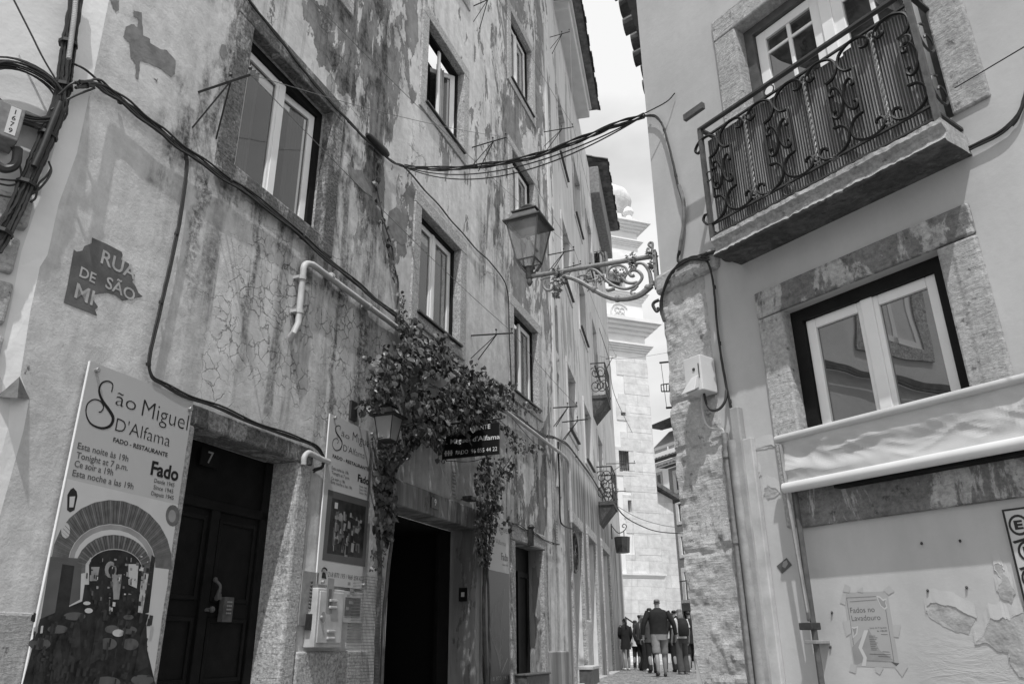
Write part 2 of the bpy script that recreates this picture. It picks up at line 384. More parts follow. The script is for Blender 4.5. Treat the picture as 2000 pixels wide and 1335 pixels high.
M['clothD'] = simple('black_cloth', .012, .85, .3, 12); M['clothG'] = simple('grey_cloth', .20, .85, .15, 9); M['clothW'] = simple('white_cloth', .62, .85, .06, 9); M['clothM'] = simple('dark_grey_cloth', .055, .85, .2, 9)
M['shoe'] = simple('white_shoe', .55, .6, .1, 12); M['shoeD'] = simple('black_shoe', .02, .6, .2, 12)
def bulb_glass():
    n = N('dusty_lantern_glass'); n.b.inputs['Transmission Weight'].default_value = 0
    m = n.done(n.m('MULTIPLY', .34, n.rng(n.noise(7, 6, .7, n.map(1, 1, .5)), .3, .7, .6, 1.3)), .12, None, spec=.6)
    tr = n.node('ShaderNodeBsdfTransparent'); mx = n.node('ShaderNodeMixShader'); mx.inputs[0].default_value = .42
    n.t.links.new(tr.outputs[0], mx.inputs[1]); n.t.links.new(n.b.outputs[0], mx.inputs[2]); n.t.links.new(mx.outputs[0], n.t.nodes['Material Output'].inputs[0])
    return m
M['lantern'] = bulb_glass()
def ashlar():
    n = N('pale_ashlar_masonry'); b = n.node('ShaderNodeTexBrick'); mp = n.node('ShaderNodeMapping')
    mp.inputs['Rotation'].default_value = (R_(90), 0, 0); n.put(mp.inputs[0], n.co); n.put(b.inputs[0], mp.outputs[0])
    b.inputs['Scale'].default_value = 1; b.inputs['Brick Width'].default_value = 1.5; b.inputs['Row Height'].default_value = .62; b.inputs['Mortar Size'].default_value = .012
    b.inputs['Color1'].default_value = (.68,) * 3 + (1,); b.inputs['Color2'].default_value = (.60,) * 3 + (1,); b.inputs['Mortar'].default_value = (.50,) * 3 + (1,)
    bwn = n.node('ShaderNodeRGBToBW'); n.put(bwn.inputs[0], b.outputs[0])
    c = n.m('MULTIPLY', bwn.outputs[0], n.rng(n.noise(2.2, 7, .65), .3, .7, .84, 1.1))
    return n.done(c, .9, n.noise(6, 6), .02, .8, .2)
M['ashlar'] = ashlar()
def cobbles():
    n = N('cobblestones'); v = n.map(1, 1, 0)
    d = n.vor(9, 'DISTANCE_TO_EDGE', v, 0, .7); cell = n.vor(9, 'F1', v, 1, .7)
    bwn = n.node('ShaderNodeRGBToBW'); n.put(bwn.inputs[0], cell)
    c = n.m('MULTIPLY', n.mix(bwn.outputs[0], .16, .38), n.rng(d, .01, .07, .35, 1))
    h = n.m('MINIMUM', d, .12)
    return n.done(n.m('MULTIPLY', c, n.rng(n.noise(1.2, 4), .3, .7, .85, 1.1)), .7, n.m('MULTIPLY', h, 6), .03, 1, .4)
M['cobble'] = cobbles()
def reeds():
    n = N('reed_screen'); x, y, z = n.xyz()
    s = n.m('SINE', n.m('MULTIPLY', x, 2 * math.pi / .0175)); a = n.noise(30, 3, .6, n.map(1.5, 1, .06))
    c = n.m('MULTIPLY', n.rng(s, -1, 1, .09, .30), n.rng(a, .3, .7, .6, 1.35))
    return n.done(c, .7, s, .008, 1, .4)
M['reed'] = reeds()

# ------------------------------------------------------------------ generic builders
def wall(mb, x0, x1, z0, z1, ops, y=0.0, back=True):
    xs = sorted({x0, x1, *[v for o in ops for v in o[:2] if x0 < v < x1]}); zs = sorted({z0, z1, *[v for o in ops for v in o[2:4] if z0 < v < z1]})
    for a, b in zip(xs, xs[1:]):
        for c, d in zip(zs, zs[1:]):
            mx, mz = (a + b) / 2, (c + d) / 2
            if any(o[0] < mx < o[1] and o[2] < mz < o[3] for o in ops): continue
            mb.quad((a, y, c), (b, y, c), (b, y, d), (a, y, d))
    for o in ops:
        a, b, c, d = o[:4]; t = y + o[4]; m0 = mb.m; mb.m = o[5] if len(o) > 5 else m0
        mb.quad((a, y, c), (a, y, d), (a, t, d), (a, t, c)); mb.quad((b, y, d), (b, y, c), (b, t, c), (b, t, d))
        mb.quad((a, y, d), (b, y, d), (b, t, d), (a, t, d)); mb.quad((b, y, c), (a, y, c), (a, t, c), (b, t, c))
        mb.m = m0
def ringframe(mb, x0, x1, z0, z1, w, y0, y1, wb=None):
    wb = w if wb is None else wb
    mb.box(x0, x0 + w, y0, y1, z0, z1); mb.box(x1 - w, x1, y0, y1, z0, z1)
    mb.box(x0 + w, x1 - w, y0, y1, z1 - w, z1); mb.box(x0 + w, x1 - w, y0, y1, z0, z0 + wb)
def surround(bld, x0, x1, z0, z1, w, mat, pr=.03, name='surround', sill=True, dep=.1, top=None):
    mb = MB(); top = top or w
    mb.box(x0 - w, x0 + .002, -pr, dep, z0, z1); mb.box(x1 - .002, x1 + w, -pr, dep, z0, z1)
    mb.box(x0 - w, x1 + w, -pr - .003, dep + .002, z1 - .002, z1 + top)
    if sill: mb.box(x0 - w, x1 + w, -pr - .004, dep + .002, z0 - w * .8, z0 + .002)
    o = part(name, mb, mat, bld, bevel=.012); return o
def win(bld, x0, x1, z0, z1, y, sash='white', opened=(), pane='pane', lining=.05, curtain=False, mull=.075, w=.07, label=None, dark='dark'):
    fr = MB(); ringframe(fr, x0, x1, z0, z1, lining, y - .03, y + .08)
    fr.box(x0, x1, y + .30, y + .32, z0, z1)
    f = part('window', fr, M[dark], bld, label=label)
    a, b, c, d = x0 + lining, x1 - lining, z0 + lining * .6, z1 - lining; mid = (a + b) / 2
    for i, (p, q) in enumerate(((a, mid), (mid, b))):
        sm = MB(); ringframe(sm, p + .003, q - .003, c, d, w, y, y + .05)
        pm = MB(); pm.box(p + w - .005, q - w + .005, y + .02, y + .026, c + w - .005, d - w + .005)
        so_ = part('sash', sm, M[sash], f, bevel=.006); po = part('pane', pm, M[pane], f)
        if i in opened:
            ang = R_(opened[i]) if isinstance(opened, dict) else R_(8)
            hx = p if i == 0 else q
            T = Matrix.Translation(Vector((hx, y, 0)) - BASE[f]) @ Matrix.Rotation(ang if i == 0 else -ang, 4, 'Z') @ Matrix.Translation(-(Vector((hx, y, 0)) - BASE[f]))
            so_.matrix_local = T; po.matrix_local = T
    mm = MB(); mm.box(mid - mull / 2, mid + mull / 2, y - .012, y + .02, c, d); part('mullion', mm, M[sash], f, bevel=.006)
    rc = random.Random(int(x0 * 31 + z0 * 7))
    for lo, hi in ([(0, .5), (.62, 1)] if curtain else [(rc.uniform(.0, .06), rc.uniform(.16, .40)), (rc.uniform(.62, .85), rc.uniform(.95, 1.0))]):
        cm = MB(); k = 26; pts = []
        for i in range(k + 1): pts.append((a + (b - a) * (lo + (hi - lo) * i / k), y + .15 + .028 * math.sin(i * 1.7 + lo * 9) + .012 * math.sin(i * 3.9)))
        for (ax, ay), (bx, by) in zip(pts, pts[1:]): cm.quad((ax, ay, c), (bx, by, c), (bx, by, d), (ax, ay, d))
        part('curtain', cm, M['curtain'], f, smooth=True)
    return f
_tc = {}
def text2d(body, bold=0.0):
    k = (body, bold)
    if k in _tc: return _tc[k]
    cu = bpy.data.curves.new('t', 'FONT'); cu.body = body; cu.size = 1; cu.offset = bold; cu.resolution_u = 3
    o = bpy.data.objects.new('t', cu); col.objects.link(o); dg = bpy.context.evaluated_depsgraph_get(); dg.update()
    me = bpy.data.meshes.new_from_object(o.evaluated_get(dg)); vs = [(v.co.x, v.co.y) for v in me.vertices]; fs = [tuple(p.vertices) for p in me.polygons]
    bpy.data.objects.remove(o); bpy.data.curves.remove(cu); bpy.data.meshes.remove(me)
    x0 = min(v[0] for v in vs); x1 = max(v[0] for v in vs)
    _tc[k] = ([(v[0] - x0, v[1]) for v in vs], fs, x1 - x0); return _tc[k]
def text(mb, body, x, z, width=None, h=.1, y=0.0, bold=0.0, th=.0, align='l', tilt=0, slant=0, serif=0):
    """h = capital height; width fits the line to that length"""
    vs, fs, w = text2d(body, bold); sz = h / .70; sx = (width / w) if width else sz
    off = 0 if align == 'l' else (-(w * sx) if align == 'r' else -(w * sx) / 2)
    ct, st = math.cos(tilt), math.sin(tilt); out = []
    for a, b in vs:
        u, v = off + a * sx + b * sz * slant, b * sz; out.append((x + u * ct - v * st, y, z + u * st + v * ct))
    mb.add(out, fs)
def ell(cx, cz, rx, rz, n=20, a0=0, a1=360): return [(cx + rx * math.cos(R_(a0 + (a1 - a0) * i / n)), cz + rz * math.sin(R_(a0 + (a1 - a0) * i / n))) for i in range(n + (0 if a1 - a0 == 360 else 1))]
def cable(name, label, cat_, pts, F, n=4, r=.012, spread=.03, mat='cable', group=None, k=6, wig=.01):
    mb = MB(); sp = cat(pts, k); rr = random.Random(label); wig = 0 if n == 1 else wig
    for i in range(n):
        a = rr.uniform(0, 6.28); ph = rr.uniform(0, 6.28); tw_ = rr.uniform(-.035, .035); rad = spread * rr.uniform(.3, 1) if n > 1 else 0
        q = []
        for j, p in enumerate(sp):
            t = a + j * tw_
            q.append(p + Vector((math.cos(t) * rad * .6 + rr.uniform(-wig, wig) * .3, -abs(math.sin(t)) * rad * .5, math.sin(t) * rad + wig * math.sin(j * .7 + ph))))
        mb.tube(q, r * rr.uniform(.55, 1.1) if n > 1 else r, 6)
    for j in range(3, len(sp) - 1, max(4, k * 2)):      # ties
        if n > 2:
            t = (sp[j + 1] - sp[j]).normalized() * .012
            mb.tube([sp[j] - t, sp[j] + t], spread * .85, 8)
    return solo(name, mb, M[mat], label, cat_, F, group, smooth=True)

def zz(s, a, b): return lambda x, y: (x / s + a, y / s + b)
z0_ = zz(1, 0, 0)
def pp(F, pts, out, z=z0_): return [(lambda v: (v.x, v.z))(P(F, *z(*p), out)) for p in pts]
def ptext(mb, F, body, a, b, hpx, out, z=z0_, bold=0.0, slant=0):
    t = P(F, *z(a[0], a[1] - hpx), out); a = z(*a); b = z(*b); p = P(F, *a, out); q = P(F, *b, out)
    text(mb, body, p.x, (p.z + q.z) / 2, q.x - p.x, t.z - p.z, -out, bold, slant=slant)

def tparts(F, lines, out, z, parent, mat, name='lettering', slant=0):
    for bd, a, b, h, bo in lines:
        m_ = MB(); ptext(m_, F, bd, a, b, h, out, z, bo, slant); part(name, m_, M[mat], parent)

# ------------------------------------------------------------------ ground
g = MB(); ys = [-30, -8, -2, 0, 2, 4, 6, 8, 10, 12, 13, 15, 18, 21, 23, 26, 30, 40, 55, 80]
rows = [[(x, y, gz(y)) for x in (-60, -12, -6, -3, 0, 3, 6, 12, 24, 80)] for y in ys]
for r0, r1 in zip(rows, rows[1:]):
    for i in range(len(r0) - 1): g.quad(r0[i], r0[i + 1], r1[i + 1], r1[i])
solo('street', g, M['cobble'], None, None, kind='structure')

# ------------------------------------------------------------------ left building, near part (frame FL)
ROW1, ROW2, ROW3 = (4.14, 5.76), (7.56, 9.20), (10.93, 12.76)
bA = thing('old_building', 'weathered plaster building with peeling paint, stone doorways numbered 7 and 9', 'building', FL)
W1 = (4.66, 6.06); W2 = (8.30, 9.63); W3 = (11.94, 13.27)
winsA = [(W1, ROW1), (W1, ROW2), (W1, ROW3), (W2, ROW1), (W2, ROW2), (W2, ROW3), (W3, ROW1), (W3, ROW2), (W3, ROW3)]
D7 = (4.66, 6.05, -1.6, 1.67); D9 = (7.9, 10.31, -1.6, 1.57); D11 = (11.9, 13.28, -1.6, 1.60)
AX1 = 14.715
ops = [(*a, *b, .2, 1) for a, b in winsA] + [(*D7, .32, 1), (*D9, .38, 2), (*D11, .27, 2)]
mb = MB(); wall(mb, 3.5, AX1, -1.6, 17.0, ops)
cpx = [(225, -60), (213, 0), (182, 150), (150, 300), (114, 400), (93, 497), (78, 521), (60, 604), (40, 731), (57, 779), (46, 840), (0, 1006), (-40, 1150), (-75, 1290)]
lpx = [(178, -60), (163, 0), (133, 150), (106, 290), (76, 390), (42, 490), (36, 520), (20, 604), (-6, 722), (20, 775), (16, 835), (-30, 1000), (-70, 1140), (-105, 1280)]
ce = pp(FL, cpx, 0)
ce = [(ce[0][0], 17.0)] + ce + [(ce[-1][0], -1.6)]
for (xa, za), (xb, zb) in zip(ce, ce[1:]): mb.quad((xb, 0, zb), (3.5, 0, zb), (3.5, 0, za), (xa, 0, za))
part('facade', mb, [M['A'], M['granite'], M['C']], bA)
# white chamfer and the next face of the corner
pc = FL.w(3.16, 0, 0)
FH = frame(R_(32), pc)
le = [P(FH, *p) for p in lpx]; lw = [FH.w(*v) for v in le]
inv = FL.m.inverted()
lf = [inv @ v for v in lw]; lf = [Vector((lf[0].x, lf[0].y, 17.0))] + lf + [Vector((lf[-1].x, lf[-1].y, -1.6))]
mb = MB()
for i in range(len(ce) - 1):
    mb.quad(lf[i + 1], (ce[i + 1][0], 0, ce[i + 1][1]), (ce[i][0], 0, ce[i][1]), lf[i])
part('chamfered_corner', mb, M['chamfer'], bA)
dB = inv.to_3x3() @ Vector((math.sin(R_(44)), math.cos(R_(44)), 0))
mb = MB()
for i in range(len(lf) - 1):
    a, b = lf[i], lf[i + 1]
    mb.quad(b - dB * 11, b, a, a - dB * 11)
mb.v = [(v[0], v[1], min(v[2], 8.5)) for v in mb.v]; part('side_facade', mb, M['B'], bA)
mb = MB(); v = lf[0]; mb.quad((v.x, v.y, 8.0), (v.x, v.y, 17), (v.x, v.y + 8, 17), (v.x, v.y + 8, 8.0)); part('end_wall', mb, M['B'], bA)
FB = frame(R_(44), FL.m @ lf[5])
bN = thing('unseen_upper_house', 'pale upper storey with tiled eaves above the white corner on the left', 'house', FB, (-6, 0, 8.5))  # off-camera storey added so the balcony door panes have something to reflect
mb = MB(); mb.box(-13, -1.6, .3, 5, 8.51, 10.6); part('wall', mb, M['C'], bN)
for x_ in (-10.6, -7.9, -5.2, -2.9):
    mb = MB(); ringframe(mb, x_ - .5, x_ + .5, 8.9, 10.3, .14, .24, .36); mb.m = 1; mb.box(x_ - .37, x_ + .37, .29, .31, 9.03, 10.17); part('window', mb, [M['white'], M['ink2']], bN)
# stone quoins on the side face
def tofl(F, v): return inv @ (F.m @ Vector(v))
mb = MB()
for (px0, px1, y0, y1, o_) in ((-90, 62, 384, 455, .07), (-120, 38, 458, 540, .05), (-120, 24, 544, 640, .055), (-120, 6, 645, 740, .05)):
    a = P(FB, px0, y0 + 10); b = P(FB, px1, y0 + 14); c = P(FB, px1 - 10, y1)
    q = MB(); q.box(a.x, b.x, -o_, .1, c.z, b.z); mb.add([tofl(FB, v) for v in q.v], q.f)
part('quoin', mb, M['lime'], bA, bevel=.02)
for (x0_, x1_, za_, zb_) in ((-2.75, -1.75, 1.1, 2.9), (-5.6, -4.5, 1.1, 2.9)):      # unseen side face windows, added for the opposite panes to reflect
    q = MB(); ringframe(q, x0_ - .2, x1_ + .2, za_ - .2, zb_ + .2, .2, -.04, .1); q.m = 1; ringframe(q, x0_, x1_, za_, zb_, .09, -.02, .1); q.box((x0_ + x1_) / 2 - .06, (x0_ + x1_) / 2 + .06, -.02, .1, za_, zb_); q.m = 2; q.box(x0_, x1_, .0, .02, za_, zb_)
    m_ = MB(); m_.v = [tofl(FB, v) for v in q.v]; m_.f = q.f; m_.mi = q.mi; part('window', m_, [M['granite'], M['white'], M['ink2']], bA)
q = MB(); q.poly([(-1.35, 2.5), (-1.1, 2.75), (-.9, 2.7), (-.8, 2.3), (-.6, 2.1), (-.75, 1.6), (-1.0, 1.75), (-1.2, 1.5), (-1.4, 1.9)], -.004); q.poly([(-3.9, 2.6), (-3.5, 2.9), (-3.3, 2.3), (-3.0, 2.2), (-3.2, 1.3), (-3.6, 1.6), (-3.9, 1.9)], -.004); q.box(-9, 0, -.06, -.03, .52, .58); q.box(-9, 0, -.09, -.06, .47, .50)  # unseen patches and cable strips added for the window's reflection
m_ = MB(); m_.add([tofl(FB, v) for v in q.v], q.f); part('flaked_patch', m_, M['bluepaint'], bA)
mb = MB()                                     # dark pyramid stop under the chamfer
ap = P(FL, 38, 735); b1 = P(FL, 58, 779); fr_ = P(FL, 34, 777, .10); bl = tofl(FB, P(FB, -4, 774))
mb.add([ap, b1, fr_, bl, (ap.x - .05, .15, b1.z)], [(0, 2, 1), (0, 3, 2), (1, 2, 3, 4), (0, 1, 4), (0, 4, 3)])
part('chamfer_stop', mb, M['rust'], bA)
# plinths
mb = MB(); mb.box(3.27, 4.46, -.025, .1, -1.6, .22); part('plinth', mb, M['lime'], bA, bevel=.02)
mb = MB(); mb.box(6.27, 7.52, -.035, .1, -1.6, -.02); part('plinth', mb, M['granite'], bA, bevel=.02)
mb = MB(); mb.box(13.5, 14.6, -.05, .1, -1.6, -.07); part('plinth', mb, M['C'], bA, bevel=.02)
# window surrounds and windows
for i, ((x0, x1), (zb, zt)) in enumerate(winsA):
    w = .22 if i < 3 else .2
    if zb > 12: pass
    surround(bA, x0, x1, zb, zt, w, M['granite_dark'] if i == 0 else M['granite'], .028)
    if i == 0:
        win(bA, x0 + .01, x1 - .005, zb + .005, zt - .005, .15, opened={1: 7}, lining=.09, w=.085, mull=.10, label='tall white casement with its right leaf ajar')
    elif i == 4:
        win(bA, x0, x1, zb, zt, .13, opened={0: 70, 1: 40}, lining=.05, w=.09)
    else:
        win(bA, x0, x1, zb, zt, .13, opened={0: 12} if i == 6 else {}, lining=.06, w=.085, curtain=i in (6, 8))
    if i > 0:                                  # thin dark drip sill
        mb = MB(); mb.box(x0 - .04, x1 + .04, -.07, .12, zb + .004, zb + .03); part('sill', mb, M['iron'], bA)
# door 7
mb = MB(); mb.box(4.43, 4.662, -.03, .06, -1.6, 1.668); mb.box(6.048, 6.26, -.03, .06, -1.6, 1.668); part('door_jamb', mb, M['granite'], bA, bevel=.03)
mb = MB(); mb.box(4.43, 6.26, -.034, .3, 1.668, 1.835); part('lintel', mb, M['granite_dark'], bA, bevel=.02)
mb = MB(); y = .30; mb.box(4.66, 6.05, y, y + .05, -1.6, 1.67); mb.box(4.66, 6.05, y - .03, y, 1.12, 1.20)
mb.box(4.66, 4.76, y - .03, y, -1.6, 1.67); mb.box(5.95, 6.05, y - .03, y, -1.6, 1.67); mb.box(5.30, 5.40, y - .035, y, -1.6, 1.12)
for a, b in ((4.80, 5.27), (5.43, 5.92)):
    for c, d in ((-1.4, -.4), (-.25, .25), (.38, 1.06)): ringframe(mb, a, b, c, d, .035, y - .018, y)
d7 = part('door', mb, M['dark'], bA, bevel=.006, label='dark panelled double door numbered 7')
zd = zz(2.405, 280, 780)
mb = MB(); c = P(FL, *zd(300, 985), -.27); mb.lathe([(.035, 0), (.04, .015), (.02, .03)], c + Vector((0, 0, -.015))); mb.ball(c + Vector((0, -.05, 0)), .026); mb.tube([c, c + Vector((0, -.05, 0))], .014)
part('knob', mb, M['rust'], d7, smooth=True)
mb = MB(); c = P(FL, *zd(325, 880), -.27)
mb.ball(c + Vector((0, -.02, .06)), .022); mb.tube(cat([c + Vector((0, -.03, .05)), c + Vector((.02, -.06, .01)), c + Vector((.025, -.05, -.05)), c + Vector((.02, -.035, -.09))]), [.013] * 10 + [.018] * 9, 7); mb.ball(c + Vector((.02, -.04, -.09)), .02)
for k in range(4): mb.tube([c + Vector((.0 + k * .012, -.062, -.05)), c + Vector((.002 + k * .012, -.068, -.10))], .008, 5)
part('knocker', mb, M['rust'], d7, smooth=True)
mb = MB(); c = P(FL, *zd(375, 985), -.27); mb.box(c.x - .06, c.x + .06, .215, .27, c.z - .10, c.z + .10); mb.m = 1
for i in range(3):
    for j in range(4): mb.box(c.x - .028 + i * .022, c.x - .012 + i * .022, .207, .215, c.z + .052 - j * .03, c.z + .066 - j * .03)
part('keypad', mb, [M['rust'], M['steel']], d7, bevel=.004)
mb = MB(); a = P(FL, *zd(270, 222), -.26); b = P(FL, *zd(345, 328), -.26); mb.box(a.x, b.x, .245, .262, b.z, a.z); mb.m = 1
text(mb, '7', (a.x + b.x) / 2, b.z + .03, None, (a.z - b.z) * .68, .243, .01, align='c'); part('number_plate', mb, [M['dark'], M['print4']], bA)
# door 9
mb = MB(); mb.box(7.68, 10.52, -.03, .36, 1.568, 1.86); part('lintel', mb, M['C'], bA, bevel=.015)
mb = MB(); mb.box(10.308, 10.50, -.03, .06, -1.6, 1.566); part('door_jamb', mb, M['C'], bA, bevel=.015)
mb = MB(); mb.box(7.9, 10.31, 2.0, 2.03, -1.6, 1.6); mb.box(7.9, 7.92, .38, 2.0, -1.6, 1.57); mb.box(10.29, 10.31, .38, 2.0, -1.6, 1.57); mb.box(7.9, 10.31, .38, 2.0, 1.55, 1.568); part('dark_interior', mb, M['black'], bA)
mb = MB(); mb.box(9.95, 10.28, .38, .43, -1.6, 1.55); d9 = part('door', mb, M['dark'], bA, label='open dark door leaf in the restaurant entrance numbered 9')
z6 = zz(2.282, 500, 750)
mb = MB(); a = P(FL, *z6(780, 500), .032); b = P(FL, *z6(812, 560), .032); mb.box(a.x, b.x, -.042, -.02, b.z, a.z); mb.m = 1
text(mb, '9', (a.x + b.x) / 2, b.z + .04, None, (a.z - b.z) * .6, -.044, .02, align='c'); part('number_plate', mb, [M['blackpanel'], M['print1']], bA)
# door 11
mb = MB(); mb.box(11.72, 11.902, -.03, .06, -1.6, 1.60); mb.box(13.278, 13.42, -.03, .06, -1.6, 1.60); mb.box(11.72, 13.42, -.034, .25, 1.602, 1.86); part('door_surround', mb, M['granite'], bA, bevel=.02)
mb = MB(); mb.box(11.9, 13.28, .25, .3, -1.6, 1.6); ringframe(mb, 11.95, 12.5, -1.3, 1.2, .09, .22, .25); ringframe(mb, 12.65, 13.2, -1.3, 1.2, .09, .22, .25)
part('door', mb, M['dark'], bA, label='dark wooden door beside the tall black sign')
# pale vertical strip where the two houses meet
mb = MB(); mb.box(14.25, 14.40, -.03, .05, 2.9, 14.5); part('plaster_strip', mb, M['B'], bA)
# painted street name
zn = zz(2.67, 0, 400)
mb = MB(); mb.poly(pp(FL, [(480, 170), (560, 205), (635, 245), (640, 262), (632, 285), (672, 305), (680, 345), (704, 366), (690, 400), (708, 425), (722, 458), (745, 478), (700, 486), (640, 500), (600, 470), (560, 458), (520, 462), (478, 470), (490, 500), (512, 532), (495, 545), (507, 578), (332, 510), (352, 420), (385, 232), (400, 244), (430, 238), (440, 215), (478, 200)], .003, zn), -.003)
mb.m = 1
for bd, a, b, h in (('RUA', (522, 308), (705, 385), 76), ('DE', (412, 375), (495, 405), 56), ('SÃO', (546, 438), (700, 494), 64), ('MI', (386, 482), (482, 520), 82)):
    ptext(mb, FL, bd, a, b, h, .0052, zn, .015)
part('painted_street_name', mb, [M['bluepaint'], M['palepaint']], bA, label='flaking dark painted street name panel')
# flaked patches with a shape of their own
z1 = zz(2.966, 0, 0)
def flake(F, pts, z, bld, mat, rim=True, out=.003, lab=None):
    q = pp(F, pts, out, z); r2 = random.Random(len(pts) + int(pts[0][0])); qq = []
    for (xa, za), (xb, zb) in zip(q, q[1:] + q[:1]):
        for k in range(4):
            t = k / 4; qq.append((xa + (xb - xa) * t + r2.uniform(-.004, .004), za + (zb - za) * t + r2.uniform(-.004, .004)))
    m_ = MB(); m_.poly(qq, -out); m_.m = 1
    if rim:
        nq = len(qq); ar = sum(qq[i][0] * qq[(i + 1) % nq][1] - qq[(i + 1) % nq][0] * qq[i][1] for i in range(nq)); sg = 1 if ar > 0 else -1
        for i in range(nq):                    # lifted lip of plaster over the upper edges
            (xa, za), (xb, zb) = qq[i], qq[(i + 1) % nq]; nz_ = -(xb - xa) * sg
            if nz_ <= 0: continue
            o1, o2 = [(.004 + .009 * abs(mnoise.noise(Vector((p[0] * 9, p[1] * 9, 2))))) for p in (qq[i], qq[(i + 1) % nq])]
            m_.add([(xa, -.0002, za + .06), (xb, -.0002, zb + .06), (xb, -o2, zb - .006), (xa, -o1, za - .006), (xa, -.001, za - .004), (xb, -.001, zb - .004)], [(0, 1, 2, 3), (3, 2, 5, 4)])
        zmax = max(p[1] for p in qq); zmin = min(p[1] for p in qq)
        up = [p for p in qq if True]
        m_.tube([(p[0], -out + .001, p[1]) for p in up], [.0012 + .0040 * r2.random() * max(0, (p[1] - zmin) / (zmax - zmin) - .35) for p in up], 5, True)
    part('flaked_patch', m_, [mat, M['under2'] if F is FL else M['Rw']], bld, label=lab)
flake(FL, [(775, 62), (822, 75), (825, 140), (830, 205), (868, 225), (870, 252), (930, 285), (965, 290), (1018, 350), (1012, 430), (990, 445), (930, 400), (860, 365), (812, 352), (808, 410), (800, 462), (785, 455), (788, 375), (755, 330), (752, 250), (714, 215), (730, 155), (770, 140), (795, 158), (800, 110), (772, 92)], z1, bA, M['under'], False)
flake(FL, [(890, 452), (905, 460), (915, 455), (908, 480)], z1, bA, M['under'], False)
flake(FL, [(640, 0), (690, 0), (688, 60), (672, 72), (655, 45)], z1, bA, M['under'], False)
flake(FL, [(1285, 255), (1310, 265), (1316, 310), (1300, 345), (1285, 340), (1272, 300)], z1, bA, M['under'], False)
z4 = zz(2.966, 350, 0)
flake(FL, [(975, 945), (1020, 985), (1060, 985), (1080, 1040), (1110, 1090), (1120, 1140), (1060, 1100), (1010, 1050), (980, 1000)], z4, bA, M['under'], False)
flake(FL, [(1215, 1225), (1255, 1200), (1280, 1215), (1310, 1300), (1320, 1400), (1290, 1420), (1240, 1380), (1205, 1300)], z4, bA, M['under'], False)

# ------------------------------------------------------------------ left building, far part (frame FC)
bC = thing('old_building', 'long streaked plaster house curving away with narrow windows and tiled eaves', 'building', FC)
colsC = ((1.15, 2.5), (4.2, 5.75), (7.5, 8.9)); rowsC = ((4.45, 6.0), (8.15, 9.85), (11.75, 13.7))
dC = [(.85, 2.55, -1.0, 2.42), (3.75, 5.45, -1.0, 2.5), (7.2, 9.2, -1.0, 2.6)]
ops = [(*a, *b, .24, 0) for a in colsC for b in rowsC] + [(*d, .4, 1) for d in dC]
mb = MB(); wall(mb, 0, 10.0, -1.6, 17.0, ops); mb.quad((10, 0, -1.6), (10, 8, -1.6), (10, 8, 17), (10, 0, 17)); part('facade', mb, [M['C'], M['chamfer']], bC)
for a in colsC:
    for b in rowsC:
        surround(bC, a[0], a[1], b[0], b[1], .14, M['C'], .03)
        win(bC, a[0], a[1], b[0], b[1], .18, w=.09, lining=.04)
        mb = MB(); mb.box(a[0] - .05, a[1] + .05, -.09, .1, b[0] + .004, b[0] + .04); part('sill', mb, M['iron'], bC)
for i, d in enumerate(dC):
    mb = MB(); w = .2; mb.box(d[0] - w, d[0] + .002, -.04, .06, -1.2, d[3]); mb.box(d[1] - .002, d[1] + w, -.04, .06, -1.2, d[3]); mb.box(d[0] - w, d[1] + w, -.044, .3, d[3] - .002, d[3] + .24)
    part('door_surround', mb, M['granite'], bC, bevel=.02)
    mb = MB(); mb.box(d[0], d[1], .38, .42, -1.2, d[3]); ringframe(mb, d[0] + .1, (d[0] + d[1]) / 2 - .03, -.9, d[3] - .5, .1, .34, .38); ringframe(mb, (d[0] + d[1]) / 2 + .03, d[1] - .1, -.9, d[3] - .5, .1, .34, .38)
    part('door', mb, M['dark'], bC)
    mb = MB(); mb.box(d[0] - .1, d[1] + .1, -.16, .1, -1.0, -.66); part('doorstep', mb, M['lime'], bC, bevel=.02)
mb = MB(); mb.tube([((dC[0][0] + dC[0][1]) / 2 + .52 * math.cos(R_(t)), .05, 1.9 + .42 * math.sin(R_(t))) for t in range(0, 360, 20)], .03, 6, True)
for t in range(0, 360, 30): mb.tube([((dC[0][0] + dC[0][1]) / 2, .05, 1.9), ((dC[0][0] + dC[0][1]) / 2 + .52 * math.cos(R_(t)), .05, 1.9 + .42 * math.sin(R_(t)))], .014, 5)
part('fanlight_grille', mb, M['iron'], bC)
mb = MB(); mb.box(2.6, 3.6, -.06, .1, -1.2, .55); part('plinth', mb, M['lime'], bC, bevel=.03)
mb = MB(); mb.box(1.41, 6.34, -.42, .1, 16.72, 17.03); mb.box(1.41, 6.34, -.5, .1, 17.03, 17.12); part('cornice', mb, M['soffit'], bC, bevel=.03)
